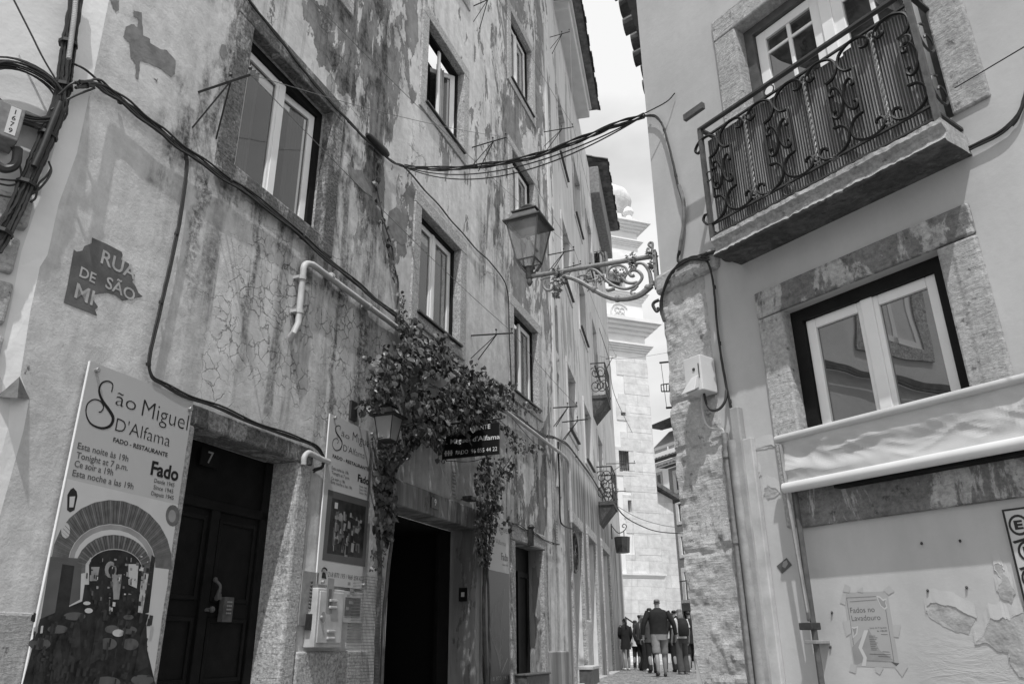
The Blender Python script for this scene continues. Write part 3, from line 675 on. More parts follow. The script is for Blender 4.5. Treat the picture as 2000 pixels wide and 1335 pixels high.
def tiles(bld, x0, x1, z, out, mat, back=1.2, rise=.35, step=.24, name='roof_tiles'):
    m_ = MB(); m_.add([(x0, -out + .05, z), (x1, -out + .05, z), (x1, back, z + rise * (back + out)), (x0, back, z + rise * (back + out))], [(0, 1, 2, 3)])
    m_.add([(x0, -out + .05, z - .03), (x1, -out + .05, z - .03), (x1, .1, z - .03 + .02), (x0, .1, z - .03 + .02)], [(3, 2, 1, 0)])
    rr = random.Random(int(x0 * 10)); x = x0
    while x < x1:
        o_ = out + rr.uniform(-.03, .03); r = step * .5; L_ = back + out
        rings = []
        for t in (0, .34, .35, .7, .71, 1):
            k = 1 - .14 * ((t * 100) % 35) / 35; yy = -o_ + L_ * t
            rings.append([(x + r * k * math.cos(R_(a)), yy, z + rise * L_ * t + r * .8 * k * math.sin(R_(a))) for a in range(0, 181, 30)])
        for ra, rb in zip(rings, rings[1:]):
            for j in range(6): m_.quad(ra[j], ra[j + 1], rb[j + 1], rb[j])
        m_.add(rings[0], [tuple(range(7))])
        x += step
    return part(name, m_, mat, bld)
tiles(bN, -13, -1.6, 10.65, .35, M['tile'], 3)
tiles(bC, 0.0, 6.5, 17.16, .78, M['tile'])
tiles(bA, 8.0, AX1, 17.16, .78, M['tile'])
# house after it, mostly hidden, with balconies
bE = thing('house', 'narrow house past the streaked one with iron balconies over the street', 'building', FC)
mb = MB(); mb.box(10.02, 15.5, .06, 6, -1.6, 16.6); part('facade', mb, M['C'], bE)
mb = MB(); mb.box(9.75, 15.2, -.35, .5, 15.9, 17.1); part('eaves_wall', mb, M['under'], bE, bevel=.04)
tiles(bE, 9.8, 15.2, 17.3, .75, M['tile'], 1.0)
def scroll(cx, cz, r, turns=1.4, a0=0, sgn=1, n=18, r1=.25):
    return [(cx + r * (1 - (1 - r1) * i / n) * math.cos(a0 + sgn * turns * 6.283 * i / n), cz + r * (1 - (1 - r1) * i / n) * math.sin(a0 + sgn * turns * 6.283 * i / n)) for i in range(n + 1)]
def small_balcony(px, py, label):
    v = P(FC, px, py, .35); x, z = v.x, v.z
    t = part('balcony', MB().box(x - .65, x + .65, -.45, .1, z - .12, z), M['darkstone'], bE, bevel=.02, label=label)
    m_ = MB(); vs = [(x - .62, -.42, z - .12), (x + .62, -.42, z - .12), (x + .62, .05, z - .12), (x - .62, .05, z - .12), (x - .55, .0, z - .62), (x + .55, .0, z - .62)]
    m_.add(vs, [(0, 4, 5, 1), (0, 3, 4), (1, 5, 2), (3, 2, 5, 4), (0, 1, 2, 3)]); part('corbel', m_, M['darkstone'], t)
    m_ = MB()
    for yy in (-.43,): m_.bar((x - .63, yy, z + 1.0), (x + .63, yy, z + 1.0), .022); m_.bar((x - .63, yy, z + .05), (x + .63, yy, z + .05), .015)
    for xx in (x - .63, x + .63):
        m_.bar((xx, -.43, z), (xx, -.43, z + 1.0), .02); m_.bar((xx, -.43, z + 1.0), (xx, 0, z + 1.0), .02)
        for q in (-.30, -.12): m_.tube([(xx, q + a * .8, z + .5 + b) for a, b in scroll(0, .2, .2)], .014, 5); m_.tube([(xx, q + a * .8, z + .5 + b) for a, b in scroll(0, -.22, .2, 1.4, 3.1)], .014, 5)
    for k in range(7):
        xx = x - .54 + k * .18; m_.tube([(xx + a, -.43, z + .5 + b) for a, b in scroll(0, .22, .18)], .014, 5); m_.tube([(xx + a, -.43, z + .5 + b) for a, b in scroll(0, -.22, .18, 1.4, 3.1)], .014, 5)
    part('railing', m_, M['iron'], t)
small_balcony(1183, 782, 'upper balcony with scrolled iron railing')
small_balcony(1196, 985, 'lower balcony with scrolled iron railing')

# ------------------------------------------------------------------ signs and boxes on the left wall
def screws(F, pts, out, z, parent, mat='steel'):
    m_ = MB()
    for p in pts:
        c = P(F, *z(*p), out); m_.tube([c, c + Vector((0, -.022, 0))], [.014, .014], 8); m_.tube([c + Vector((0, -.022, 0)), c + Vector((0, -.03, 0))], [.019, .015], 8)
    part('screw', m_, M[mat], parent, smooth=True)
OUT = .05
sx0, sx1 = P(FL, 177, 705, OUT).x, P(FL, 378, 783, OUT).x; szt = P(FL, 177, 705, OUT).z
s1 = thing('restaurant_sign', 'large upright restaurant sign with printed dining room picture left of the door numbered 7', 'sign', FL, ((sx0 + sx1) / 2, -OUT, -1.1))
mb = MB(); mb.box(sx0, sx1, -OUT, -OUT + .012, -1.1, szt); mb.m = 1; mb.box(sx0 - .006, sx0 - .0005, -OUT - .001, -OUT + .014, -1.1, szt); part('panel', mb, [M['signW'], M['signE']], s1)
E2 = OUT + .0015
mb = MB()
S = cat([P(FL, *zn(*p), E2) for p in [(582, 975), (588, 935), (562, 918), (530, 930), (517, 970), (535, 1020), (570, 1070), (590, 1110), (575, 1150), (530, 1163), (475, 1140), (450, 1090), (455, 1040), (485, 1015), (520, 1020), (540, 1050), (530, 1075), (515, 1080)]], 5)
w_ = [.009 + .016 * math.exp(-((i - len(S) * .38) / (len(S) * .16)) ** 2) for i in range(len(S))]
def ribbon(mb, pts, ws):
    L_ = []; R2 = []
    for i, p in enumerate(pts):
        t = (pts[min(i + 1, len(pts) - 1)] - pts[max(i - 1, 0)]); n_ = Vector((-t.z, 0, t.x)); n_.normalize(); w = ws[i] if isinstance(ws, list) else ws
        L_.append(p + n_ * w / 2); R2.append(p - n_ * w / 2)
    for i in range(len(pts) - 1): mb.quad(R2[i], R2[i + 1], L_[i + 1], L_[i])
ribbon(mb, S, w_); part('large_initial', mb, M['ink'], s1)
tparts(FL, (('ão', (600, 1040), (705, 1075), 78, -.012), ('Miguel', (738, 1092), (975, 1180), 92, -.012), ("D'Alfama", (600, 1170), (882, 1265), 72, -.012), ('FADO - RESTAURANTE', (590, 1228), (872, 1318), 24, .022)), E2, zn, s1, 'ink')
tparts(FL, (('Fado', (808, 205), (955, 245), 75, .03),), E2, zz(2.752, 0, 850), s1, 'ink')
z3 = zz(2.752, 0, 850)
tparts(FL, [(*q, .012) for q in (('Esta noite às 19h', (415, 70), (688, 140), 36), ('Tonight at 7 p.m.', (408, 118), (685, 190), 36), ('Ce soir a 19h', (398, 165), (606, 215), 36), ('Esta noche a las 19h', (388, 212), (715, 292), 36), ('Desde 1945', (828, 250), (936, 278), 23), ('Since 1945', (824, 285), (930, 312), 23), ('Depuis 1945', (812, 318), (932, 346), 23))], E2, z3, s1, 'ink2')
def pic(zf, F, polys, out, parent, mats, name='printed_picture'):
    m_ = MB()
    for i, (mi, pts) in enumerate(polys): m_.m = mi; m_.poly(pp(F, pts, out, zf), -out - i * .00004)
    return part(name, m_, mats, parent)
arc = lambda cx, cy, rx, ry, a, b, n=14: [(cx + rx * math.cos(R_(a + (b - a) * i / n)), cy - ry * math.sin(R_(a + (b - a) * i / n))) for i in range(n + 1)]
elp = lambda cx, cy, rx, ry: arc(cx, cy, rx, ry, 0, 337, 15)
pl = [(0, [(362, 232), (958, 372), (820, 1335), (120, 1335), (215, 950)]),
      (1, arc(600, 690, 325, 345, -5, 190) + arc(600, 690, 235, 215, 190, -5)),
      (3, arc(600, 690, 232, 212, -5, 188) + arc(600, 690, 205, 185, 188, -5)),
      (1, arc(610, 720, 205, 188, -8, 188) + arc(615, 720, 150, 112, 188, -8)),
      (2, arc(615, 722, 148, 110, 0, 180) + [(440, 900), (500, 960), (740, 960)]),
      (4, [(272, 650), (440, 660), (430, 880), (215, 1000)]),
      (2, [(335, 690), (400, 700), (370, 930), (290, 990)]),
      (2, [(215, 985), (440, 890), (600, 930), (745, 950), (800, 960), (770, 1060), (835, 1335), (122, 1335)]),
      (0, [(830, 760), (905, 770), (860, 1030), (790, 1060)]),
      (3, [(600, 745), (655, 745), (640, 880), (610, 880)]), (0, [(690, 690), (745, 690), (735, 820), (690, 800)]), (2, [(815, 640), (835, 655), (800, 950), (765, 960)]),
      (0, [(460, 690), (490, 650), (480, 800), (455, 800)]), (3, elp(595, 720, 32, 45)), (2, elp(600, 725, 18, 26)), (2, [(478, 690), (545, 690), (530, 800), (478, 800)]), (3, [(490, 705), (535, 705), (522, 780), (490, 780)]),
      (2, [(362, 318), (378, 290), (394, 280), (412, 300), (416, 325), (400, 400), (376, 412), (360, 400)]), (0, [(374, 328), (404, 326), (394, 385), (372, 385)]),
      (1, elp(928, 430, 38, 58)), (3, elp(925, 432, 20, 34)), (0, elp(352, 510, 24, 42)),
      ] + [(4, elp(*e)) for e in ((310, 1040, 56, 23), (212, 1118, 60, 32), (602, 1040, 40, 22), (696, 1045, 40, 22), (578, 1118, 50, 32), (700, 1120, 45, 32), (575, 1325, 72, 32), (765, 1312, 62, 28), (400, 970, 60, 22), (690, 975, 28, 14))] + \
      [(0, [(180, 1030), (232, 1020), (228, 1060), (176, 1070)]), (0, elp(635, 1060, 32, 20)), (0, elp(476, 940, 22, 14)), (0, elp(466, 900, 20, 10))] + \
      [(5, [(a, b), (a + 26, b - 40), (a + 34, b + 190), (a - 40, b + 230)]) for a, b in ((400, 1010), (520, 1000), (300, 1110), (200, 1180), (760, 1050))]
rp2 = random.Random(21)
for i in range(60):                            # bricks of the two arches
    t = R_(-4 + 188 * i / 59); ca, sa_ = math.cos(t), math.sin(t)
    for (cx_, cy_, ra_, rb_, ia, ib) in ((600, 690, 238, 219, 322, 341), (612, 720, 152, 114, 203, 186)):
        q1 = (cx_ + ra_ * ca, cy_ - rb_ * sa_); q2 = (cx_ + ia * ca, cy_ - ib * sa_); pl.append((5 if i % 3 else 3, [q1, q2, (q2[0] + 3, q2[1]), (q1[0] + 2, q1[1])]))
for i in range(150):                           # clutter of the far room: frames, bottles, chair backs, lamps
    a_, b_ = rp2.uniform(455, 790), rp2.uniform(640, 960)
    if ((a_ - 620) / 165) ** 2 + ((b_ - 760) / 170) ** 2 > 1.3: continue
    w_, h_ = rp2.uniform(3, 16), rp2.uniform(6, 34); pl.append((rp2.choice((2, 2, 5, 5, 1, 3, 0)), [(a_, b_), (a_ + w_, b_ + w_ * .25), (a_ + w_ - 2, b_ + h_), (a_ - 2, b_ + h_ - 1)]))
for i in range(120):
    a_, b_ = rp2.uniform(150, 800), rp2.uniform(930, 1330); w_, h_ = rp2.uniform(4, 20), rp2.uniform(10, 60); pl.append((rp2.choice((2, 5, 5)), [(a_, b_), (a_ + w_, b_ + 4), (a_ + w_ - 8, b_ + h_), (a_ - 8, b_ + h_)]))
pic(z3, FL, pl, E2, s1, [M['print1'], M['print2'], M['print3'], M['print4'], M['printtable'], M['printdim']])
screws(FL, ((500, 862), (985, 1065)), OUT, zn, s1)

z6 = zz(2.282, 500, 750); O2 = .035
a = P(FL, 645, 807, O2); b = P(FL, 725, 840, O2); zb = P(FL, 622.7, 1140, O2).z
s2 = thing('restaurant_sign', 'narrow upright restaurant sign with a dark framed picture above the meter cabinet', 'sign', FL, ((a.x + b.x) / 2, -O2, zb))
mb = MB(); mb.box(a.x, b.x, -O2, -O2 + .012, zb, a.z); mb.m = 1; mb.box(a.x - .005, a.x - .0005, -O2 - .001, -O2 + .013, zb, a.z); part('panel', mb, [M['signL'], M['signE']], s2)
mb = MB(); E3 = O2 + .0015
S = cat([P(FL, *z6(*p), E3) for p in [(374, 205), (376, 188), (364, 184), (354, 195), (358, 215), (375, 240), (384, 262), (376, 288), (356, 294), (342, 275), (344, 250), (358, 240), (368, 252), (362, 264)]], 5)
ribbon(mb, S, [.007 + .011 * math.exp(-((i - len(S) * .38) / (len(S) * .16)) ** 2) for i in range(len(S))])
part('large_initial', mb, M['ink'], s2)
tparts(FL, (('ão', (380, 232), (416, 244), 26, -.012), ('Miguel', (430, 250), (509, 282), 40, -.012), ("D'Alfama", (388, 297), (484, 332), 30, -.012), ('FADO - RESTAURANTE', (341, 327), (502, 384), 15, .025), ('Fado', (453, 432), (502, 446), 32, .03)), E3, z6, s2, 'ink')
tparts(FL, (('218 870 193 / 968 554 422', (320, 860), (478, 872), 22, -.008),), E3, z6, s2, 'ink', 'lettering', .12)
mb = MB(); mb.poly(pp(FL, [(292, 862), (296, 840), (303, 835), (310, 842), (314, 866)], E3, z6), -E3); mb.tube(cat([P(FL, *z6(*p), E3) for p in ((293, 832), (298, 820), (308, 818), (316, 828))], 4), .008, 5)
part('telephone_symbol', mb, M['ink'], s2)
tparts(FL, [(bd, (337 - i, 380 + i * 21), ((412, 417, 396, 428)[i], 400 + i * 22), 14, .01) for i, bd in enumerate(('Esta noite às 19h', 'Tonight at 7 p.m.', 'Ce soir a 19h', 'Esta noche a las 19h'))], E3, z6, s2, 'ink2')
tparts(FL, [(bd, (460, 458 + i * 14), (494, 466 + i * 14), 9, .01) for i, bd in enumerate(('Desde 1945', 'Since 1945', 'Depuis 1945'))], E3, z6, s2, 'ink2')
rp3 = random.Random(8)
pic(z6, FL, [(0, [(322, 468), (503, 520), (487, 812), (295, 782)]), (1, [(340, 505), (490, 545), (474, 775), (315, 752)]), (2, [(350, 600), (375, 575), (398, 600), (385, 640), (400, 690), (340, 720), (345, 650)]), (4, [(352, 585), (380, 572), (395, 600), (390, 620), (372, 610), (350, 622)]), (3, [(352, 525), (366, 528), (364, 555), (350, 552)]), (2, [(430, 600), (450, 590), (470, 640), (450, 670), (425, 660)]), (4, [(395, 700), (412, 705), (408, 770), (394, 768)])] + [(rp3.choice((1, 1, 5, 5, 2, 4)), [(a_, b_), (a_ + w_, b_ + w_ * .3), (a_ + w_ * rp3.uniform(.5, 1.1), b_ + h_), (a_ - w_ * .3, b_ + h_ * .9)]) for a_, b_, w_, h_ in [(rp3.uniform(342, 462), rp3.uniform(560, 720), rp3.uniform(3, 14), rp3.uniform(8, 45)) for _ in range(130)]], E3, s2, [M['ink2'], M['print3'], M['print2'], M['print1'], M['print4'], M['printdim']])
screws(FL, ((348, 150), (511, 222), (292, 880), (474, 893)), O2, z6, s2)

k5 = zz(3.987, 940, 1000); O3 = .03
a = P(FL, *k5(30, 55), O3); b = P(FL, *k5(213, 95), O3)
s3 = thing('restaurant_sign', 'tall black restaurant sign with a white plant drawing behind the right vine stem', 'sign', FL, ((a.x + b.x) / 2, -O3, -1.0))
mb = MB(); c = P(FL, *k5(213, 478), O3); mb.m = 0; mb.box(a.x, b.x, -O3, -O3 + .012, c.z, b.z + .06); mb.m = 1; mb.box(a.x, b.x, -O3 - .001, -O3 + .012, -1.0, c.z); part('panel', mb, [M['signW'], M['blackpanel']], s3)
mb = MB()
tparts(FL, (('São Miguel', (52, 120), (210, 165), 60, -.012), ("D'Alfama", (90, 235), (190, 262), 40, -.012), ('Fado', (155, 365), (208, 382), 55, .03), ('desde 1945', (165, 412), (208, 420), 14, .01)), O3 + .002, k5, s3, 'ink2')
mb = MB(); rr = random.Random(4)
for i in range(11):
    p0 = (130 + i * 2, 1110 + i * 12); tip = (62 + i * 12, 830 - i * 24 + rr.uniform(-15, 15)); md = ((p0[0] + tip[0]) / 2 - 14, (p0[1] + tip[1]) / 2)
    ribbon(mb, cat([P(FL, *k5(*q), O3 + .003) for q in (p0, md, tip)], 5), .007)
ribbon(mb, cat([P(FL, *k5(*q), O3 + .003) for q in ((130, 1110), (160, 1030), (180, 900))], 6), .007); ribbon(mb, [P(FL, *k5(*q), O3 + .003) for q in ((158, 1250), (204, 1135))], .02)
for i in range(5): ribbon(mb, [P(FL, *k5(*q), O3 + .003) for q in ((125 + i * 8, 1100), (150 + i * 12, 1270 - i * 8))], .005)
ptext(mb, FL, '218 870 193', (60, 1305), (205, 1305), 32, O3 + .003, k5, -.005)
part('drawing', mb, M['print4'], s3)

# meter cabinet, cable panel, menu frame, intercom, box by door 11
def pbox(F, tl, br, out, z): a = P(F, *z(*tl), out); b = P(F, *z(*br), out); return a.x, b.x, b.z, a.z
x0, x1, za, zb = pbox(FL, (270, 905), (372, 1172), .10, z6)
t = thing('meter_cabinet', 'pale grey metal utility cabinet below the narrow sign', 'cabinet', FL, ((x0 + x1) / 2, -.05, za))
mb = MB(); mb.box(x0, x1, -.12, 0, za, zb); part('body', mb, M['offwhite'], t, bevel=.008)
mb = MB(); mb.box(x0 + .03, x1 - .03, -.13, -.118, za + .04, zb - .03); dr = part('door', mb, M['offwhite'], t, bevel=.004)
mb = MB()
for zc in (zb - .12, za + .13):
    for k in (0, 1): mb.box((x0 + x1) / 2 - .05, (x0 + x1) / 2 + .07, -.15, -.128, zc - k * .06, zc - k * .06 + .025)
part('louvre', mb, M['offwhite'], dr, bevel=.006)
mb = MB(); mb.box(x0 + .13, x0 + .24, -.1315, -.129, za + .3, za + .62); mb.m = 1; mb.box(x0 + .16, x0 + .21, -.1325, -.131, za + .36, za + .52); mb.m = 2; mb.poly(ell(x0 + .1, zb - .26, .05, .06), -.132); mb.m = 0; mb.poly(ell(x0 + .1, zb - .26, .04, .05), -.1325)
part('sticker', mb, [M['print4'], M['print2'], M['print1']], dr)
mb = MB(); mb.ball((x0 + .06, -.14, (za + zb) / 2), .018); part('handle', mb, M['steel'], dr)
x0, x1, za, zb = pbox(FL, (208, 828), (262, 1078), .03, z6)
t = thing('cover_plate', 'flat grey cover plate with a hanging black plug left of the utility cabinet', 'panel', FL, ((x0 + x1) / 2, -.03, za))
mb = MB(); mb.box(x0, x1, -.035, 0, za, zb); part('plate', mb, M['steel'], t, bevel=.005)
mb = MB(); xc = (x0 + x1) / 2
for k in range(8): mb.ball((xc, -.05, zb - .10 - k * .032), .012, 6)
mb.box(xc - .03, xc + .03, -.08, -.036, zb - .52, zb - .38); part('plug', mb, M['cable'], t)
x0, x1, za, zb = pbox(FL, (388, 918), (468, 1065), .03, z6)
t = thing('menu_frame', 'small framed notice right of the utility cabinet', 'frame', FL, ((x0 + x1) / 2, -.03, za))
mb = MB(); mb.box(x0, x1, -.03, 0, za, zb); part('frame', mb, M['offwhite'], t, bevel=.005)
mb = MB(); mb.box(x0 + .05, x1 - .04, -.034, -.0295, za + .07, zb - .06); mb.m = 1
for k in range(5): mb.box(x0 + .07 + (k % 2) * .05, x0 + .12 + (k % 2) * .08, -.0355, -.0335, za + .12 + k * .06, za + .15 + k * .06)
part('notice', mb, [M['print2'], M['print4']], t)
v = P(FL, 891, 1150, .0); yv = .2
mb = MB(); x0 = 10.30; mb.box(x0 - .02, x0 + .0, .10, .22, v.z - .12, v.z + .06)
t = thing('doorbell', 'small square doorbell on the jamb of the doorway numbered 9', 'doorbell', FL, (x0, .16, v.z))
part('plate', mb, M['blackpanel'], t); mb = MB(); mb.box(x0 - .026, x0 - .02, .135, .185, v.z - .06, v.z); part('button', mb, M['print1'], t)
mb = MB(); a = P(FL, *k5(262, 1278), .12); mb.box(11.8, 12.9, -.22, -.04, -1.0, a.z); mb.box(11.78, 12.92, -.24, -.03, a.z, a.z + .03)
solo('planter_box', mb, M['rust'], 'dark low box on the ground by the third doorway', 'box', FL, bevel=.01)
mb = MB(); mb.box(1.0, 2.3, -.3, -.05, -.72, -.42); mb.m = 1; mb.box(.98, 2.32, -.32, -.04, -.42, -.36); solo('planter_box', mb, [M['rust'], M['offwhite']], 'dark box with a white lid at the far doorway', 'box', FC, bevel=.01)
mb = MB(); v = P(FL, *zz(3.3375, 690, 620)(653, 1035), .004); w2 = P(FL, *zz(3.3375, 690, 620)(640, 1165), .004)
mb.box(v.x - .05, v.x + .10, -.006, -.001, w2.z, v.z); mb.m = 1
for k in range(7): mb.box(v.x - .03, v.x + .08 - (k % 3) * .02, -.008, -.005, w2.z + .03 + k * .05, w2.z + .05 + k * .05)
solo('notice_strip', mb, [M['print4'], M['ink2']], 'small printed notice on the wall above the doorway numbered 9', 'notice', FL)
mb = MB(); v = P(FL, *k5(578, 60), .004); mb.box(v.x, v.x + .16, -.005, -.001, v.z - .42, v.z + .05); mb.m = 1
for k in range(8): mb.box(v.x + .02, v.x + .12 - (k % 3) * .02, -.007, -.004, v.z - .38 + k * .05, v.z - .36 + k * .05)
solo('notice_strip', mb, [M['print4'], M['ink2']], 'small grey printed notice right of the third doorway lintel', 'notice', FL)

# hanging black sign square to the wall
FP = frame(AL + math.pi / 2, FL.w(8.75, 0, 0))
c4 = [P(FP, *p) for p in ((866, 838), (975, 823), (977, 886), (863, 897))]
sx0, sx1 = (c4[0].x + c4[3].x) / 2, (c4[1].x + c4[2].x) / 2; sza, szb = (c4[2].z + c4[3].z) / 2, (c4[0].z + c4[1].z) / 2
t = thing('hanging_sign', 'black hanging sign with white lettering half covered by the vine', 'sign', FP, ((sx0 + sx1) / 2, 0, sza))
mb = MB(); mb.box(sx0, sx1, -.015, .015, sza, szb); part('board', mb, M['blackpanel'], t, bevel=.004)
zs = zz(3.3375, 690, 620); mb = MB()
tparts(FP, (('RESTAURANTE', (648, 745), (893, 724), 28, .02), ("S. Miguel d'Alfama", (583, 825), (956, 790), 30, .015), ('FADO  96 855 44 22', (667, 892), (938, 866), 26, .0)), .017, zs, t, 'signtext')
for k in range(3): a = P(FP, *zs(598 + k * 18, 885 - k * 2), .017); mb.box(a.x, a.x + .022, -.018, -.0165, a.z - .035, a.z + .035); mb.box(a.x - .012, a.x + .03, -.018, -.0165, a.z - .006, a.z + .008)
part('symbols', mb, M['signtext'], t)
mb = MB(); mb.bar((-.02, 0, szb + .05), (sx1 + .03, 0, szb + .05), .012)
for x in (sx0 + .08, sx1 - .08): mb.bar((x, 0, szb), (x, 0, szb + .05), .006)
sc = [(sx0 + .02 + a, 0, sza - .03 + b) for a, b in scroll(0, 0, .04, 1.2, 0)]; mb.tube(sc, .006, 5); mb.tube(cat([(sx0 + .05, 0, sza - .02), ((sx0 + sx1) / 2, 0, sza - .06), (sx1 - .1, 0, sza - .01)], 6), .005, 5)
part('bracket', mb, M['iron'], t)

# wall lantern by the vine
def lantern(name, label, F, c, h, wt, wb, parts_mat='iron', glass='lampglass', small=True, rot=0.0, grp=None, nf=4):
    t = thing(name, label, 'lantern', F, c, grp); c = Vector(c); n = nf
    def ring(r, z): return [c + Vector((r * 1.414 * math.cos(rot + math.pi / 4 + 2 * math.pi * k / n), r * 1.414 * math.sin(rot + math.pi / 4 + 2 * math.pi * k / n), z)) for k in range(n)]
    m_ = MB(); m_.loft([ring(wb * .97, h * .03), ring(wt * .97, h * .60)], False); part('glass', m_, M[glass], t)
    m_ = MB(); a, b = ring(wb, 0), ring(wt, h * .62)
    for p, q in zip(a, b): m_.tube([p, q], wt * .05, 5)
    for r_ in (a, b):
        for i in range(n): m_.tube([r_[i], r_[(i + 1) % n]], wt * .05, 5)
    m_.loft([ring(wb * 1.02, -h * .02), ring(wb * 1.02, h * .02)]); part('frame', m_, M[parts_mat], t)
    return t, ring
zl = zz(3.3375, 690, 620)
c = P(FL, *zl(222, 805), .38); tp = P(FL, *zl(240, 560), .38); hh = tp.z - c.z
t, rg = lantern('wall_lantern', 'small square wall lantern with frosted panes under the vine', FL, c, hh, .112, .072)
mb = MB(); mb.loft([rg(.158, hh * .62), rg(.15, hh * .66), rg(.112, hh * .66)]); mb.loft([rg(.07, hh * .86), rg(.075, hh * .90), rg(.03, hh * 1.0)]); part('roof', mb, M['iron'], t)
mb = MB(); mb.loft([rg(.108, hh * .66), rg(.06, hh * .87)]); part('upper_glass', mb, M['lampglass'], t)
mb = MB(); mb.tube(cat([c + Vector((0, 0, hh * .9)), c + Vector((-.05, .1, hh * 1.05)), c + Vector((-.12, .28, hh * .95)), Vector((c.x - .14, 0, c.z + hh * .8))], 6), .012, 6); mb.box(c.x - .2, c.x - .08, -.03, 0, c.z + hh * .55, c.z + hh * 1.05); part('bracket', mb, M['iron'], t)
# small flood lamps above door 9
for px, py in ((752, 1180), (935, 1240)):
    v = P(FL, *zl(px, py), .12); mb = MB(); mb.box(v.x - .09, v.x + .09, -.20, -.06, v.z - .03, v.z + .03); mb.bar((v.x, 0, v.z), (v.x, -.08, v.z), .012)
    solo('flood_lamp', mb, M['iron'], 'small dark flood lamp over the middle doorway' if px < 800 else 'small dark flood lamp on the right vine stem', 'lamp', FL, bevel=.01)

# white drain pipe
def pipe_thing(label, pts, F, r, mat='pipe', clips=(), k=1, name='drain_pipe'):
    mb = MB(); mb.tube(pts, r, 10); t = thing(name, label, 'pipe', F, min(pts, key=lambda v: v.z)); part('pipe', mb, M[mat], t, smooth=True)
    if clips:
        for a, d in clips:
            mb = MB(); mb.tube([a - d * .02, a + d * .02], r * 1.25, 10); mb.box(a.x - r * 1.6, a.x + r * 1.6, a.y, .0, a.z - .015, a.z + .015); part('clip', mb, M[mat], t)
    return t
z5 = zz(2.966, 350, 430)
def L_(px, py, o, z=z0_): return P(FL, *z(px, py), o)
e1 = L_(770, 262, .07, z5); xz = e1
pts = [L_(660, 690, .03, z5) + Vector((0, .05, 0)), L_(664, 650, .07, z5), L_(690, 595, .07, z5), L_(718, 300, .07, z5)]
bend = cat([pts[-1], L_(722, 270, .07, z5), L_(740, 252, .07, z5), L_(772, 256, .07, z5)], 4)
far = [L_(1300, 650, .07, z5), L_(1013, 822, .07), L_(1092, 882, .07)]
end = cat([far[-1], L_(1108, 898, .07), L_(1112, 920, .07)], 3)
allp = pts[:3] + bend + far[:2] + end + [Vector((end[-1].x, end[-1].y, L_(1113, 1018, .07).z))]
dz = Vector((0, 0, 1)); dx = (far[0] - bend[-1]).normalized()
pipe_thing('white plastic drain pipe bent along the left wall behind the vine', allp, FL, .033, 'pipe', [(L_(712, 335, .07, z5), dz), (L_(697, 530, .07, z5), dz), (L_(1100, 500, .07, z5), dx), (L_(880, 325, .07, z5), dx)])
zq = zz(2.405, 280, 780)
pts = cat([L_(752, 305, .06, zq), L_(756, 270, .06, zq), L_(775, 250, .06, zq), L_(800, 260, .06, zq), L_(835, 278, .06, zq)], 4) + [L_(872, 292, .06, zq)]
pipe_thing('short white pipe elbow beside the door numbered 7', pts, FL, .028, 'pipe')

# ------------------------------------------------------------------ vine
vine = thing('climbing_vine', 'dark leafy vine climbing both sides of the doorway numbered 9 and over its sign', 'vine', FL, P(FL, 735, 1330, .1))
rr = random.Random(11)
def inpoly(x, y, pg):
    c = False
    for (xa, ya), (xb, yb) in zip(pg, pg[1:] + pg[:1]):
        if (ya > y) != (yb > y) and x < (xb - xa) * (y - ya) / (yb - ya) + xa: c = not c
    return c
LV = [MB(), MB()]
def leaf(c, s, mb):
    n_ = Vector((rr.gauss(0, .6), -1 + rr.uniform(-.3, .7), rr.gauss(.25, .5))).normalized()
    u = Vector((rr.gauss(0, .5), 0, -1)); u = (u - n_ * u.dot(n_)).normalized(); w = n_.cross(u)
    f = s * rr.uniform(.15, .4)
    vs = [c - u * s * .45, c - u * s * .25 + w * s * .5 + n_ * -f * .4, c + u * s * .25 + w * s * .42 + n_ * -f * .3, c + u * s * .75 - n_ * f * .5, c + u * s * .25 - w * s * .42 - n_ * f * .3, c - u * s * .25 - w * s * .5 - n_ * f * .4, c + u * s * .1]
    mb.add(vs, [(0, 1, 6), (1, 2, 6), (2, 3, 6), (3, 4, 6), (4, 5, 6), (5, 0, 6)])
LANT = [(735, 785), (795, 785), (790, 868), (742, 868)]
def fill(pg, n, o0, o1, s0, s1, pale=.2, holes=True):
    pale *= .6
    xs = [p[0] for p in pg]; ys_ = [p[1] for p in pg]; k = 0; tries = 0
    while k < n and tries < n * 20:
        tries += 1; x = rr.uniform(min(xs), max(xs)); y = rr.uniform(min(ys_), max(ys_))
        if not inpoly(x, y, pg): continue
        if holes and mnoise.noise(Vector((x * .022, y * .022, 3.1))) < -.2 + rr.uniform(-.12, .12): continue
        o_ = rr.uniform(o0, o1)
        if inpoly(x, y, LANT) and o_ > .12: continue
        leaf(P(FL, x, y, o_), .84 * (s0 * .55 + (s1 * 1.1 - s0 * .55) * rr.random() ** 1.3), LV[1 if rr.random() < pale else 0]); k += 1
crown = [(735, 705), (775, 690), (800, 640), (845, 660), (880, 690), (905, 720), (940, 730), (985, 750), (1005, 770), (1000, 800), (960, 800), (985, 830), (975, 830), (870, 850), (860, 880), (800, 850), (790, 810), (740, 800), (715, 800), (720, 770), (745, 740)]
fill(crown, 5000, .08, .85, .05, .10, .22)
fill([(740, 760), (960, 760), (975, 825), (870, 840), (800, 845), (730, 800)], 1900, .25, .85, .05, .095, .22)
fill([(725, 695), (745, 695), (760, 715), (758, 745), (735, 745), (725, 720)], 60, .05, .3, .05, .09, .2, False)
fill([(785, 560), (800, 620), (840, 640), (880, 680), (905, 730), (850, 700), (800, 680), (775, 640)], 330, .03, .3, .04, .08, .2)
fill([(1000, 770), (1040, 790), (1060, 805), (1010, 810)], 60, .1, .4, .045, .08, .25, False)
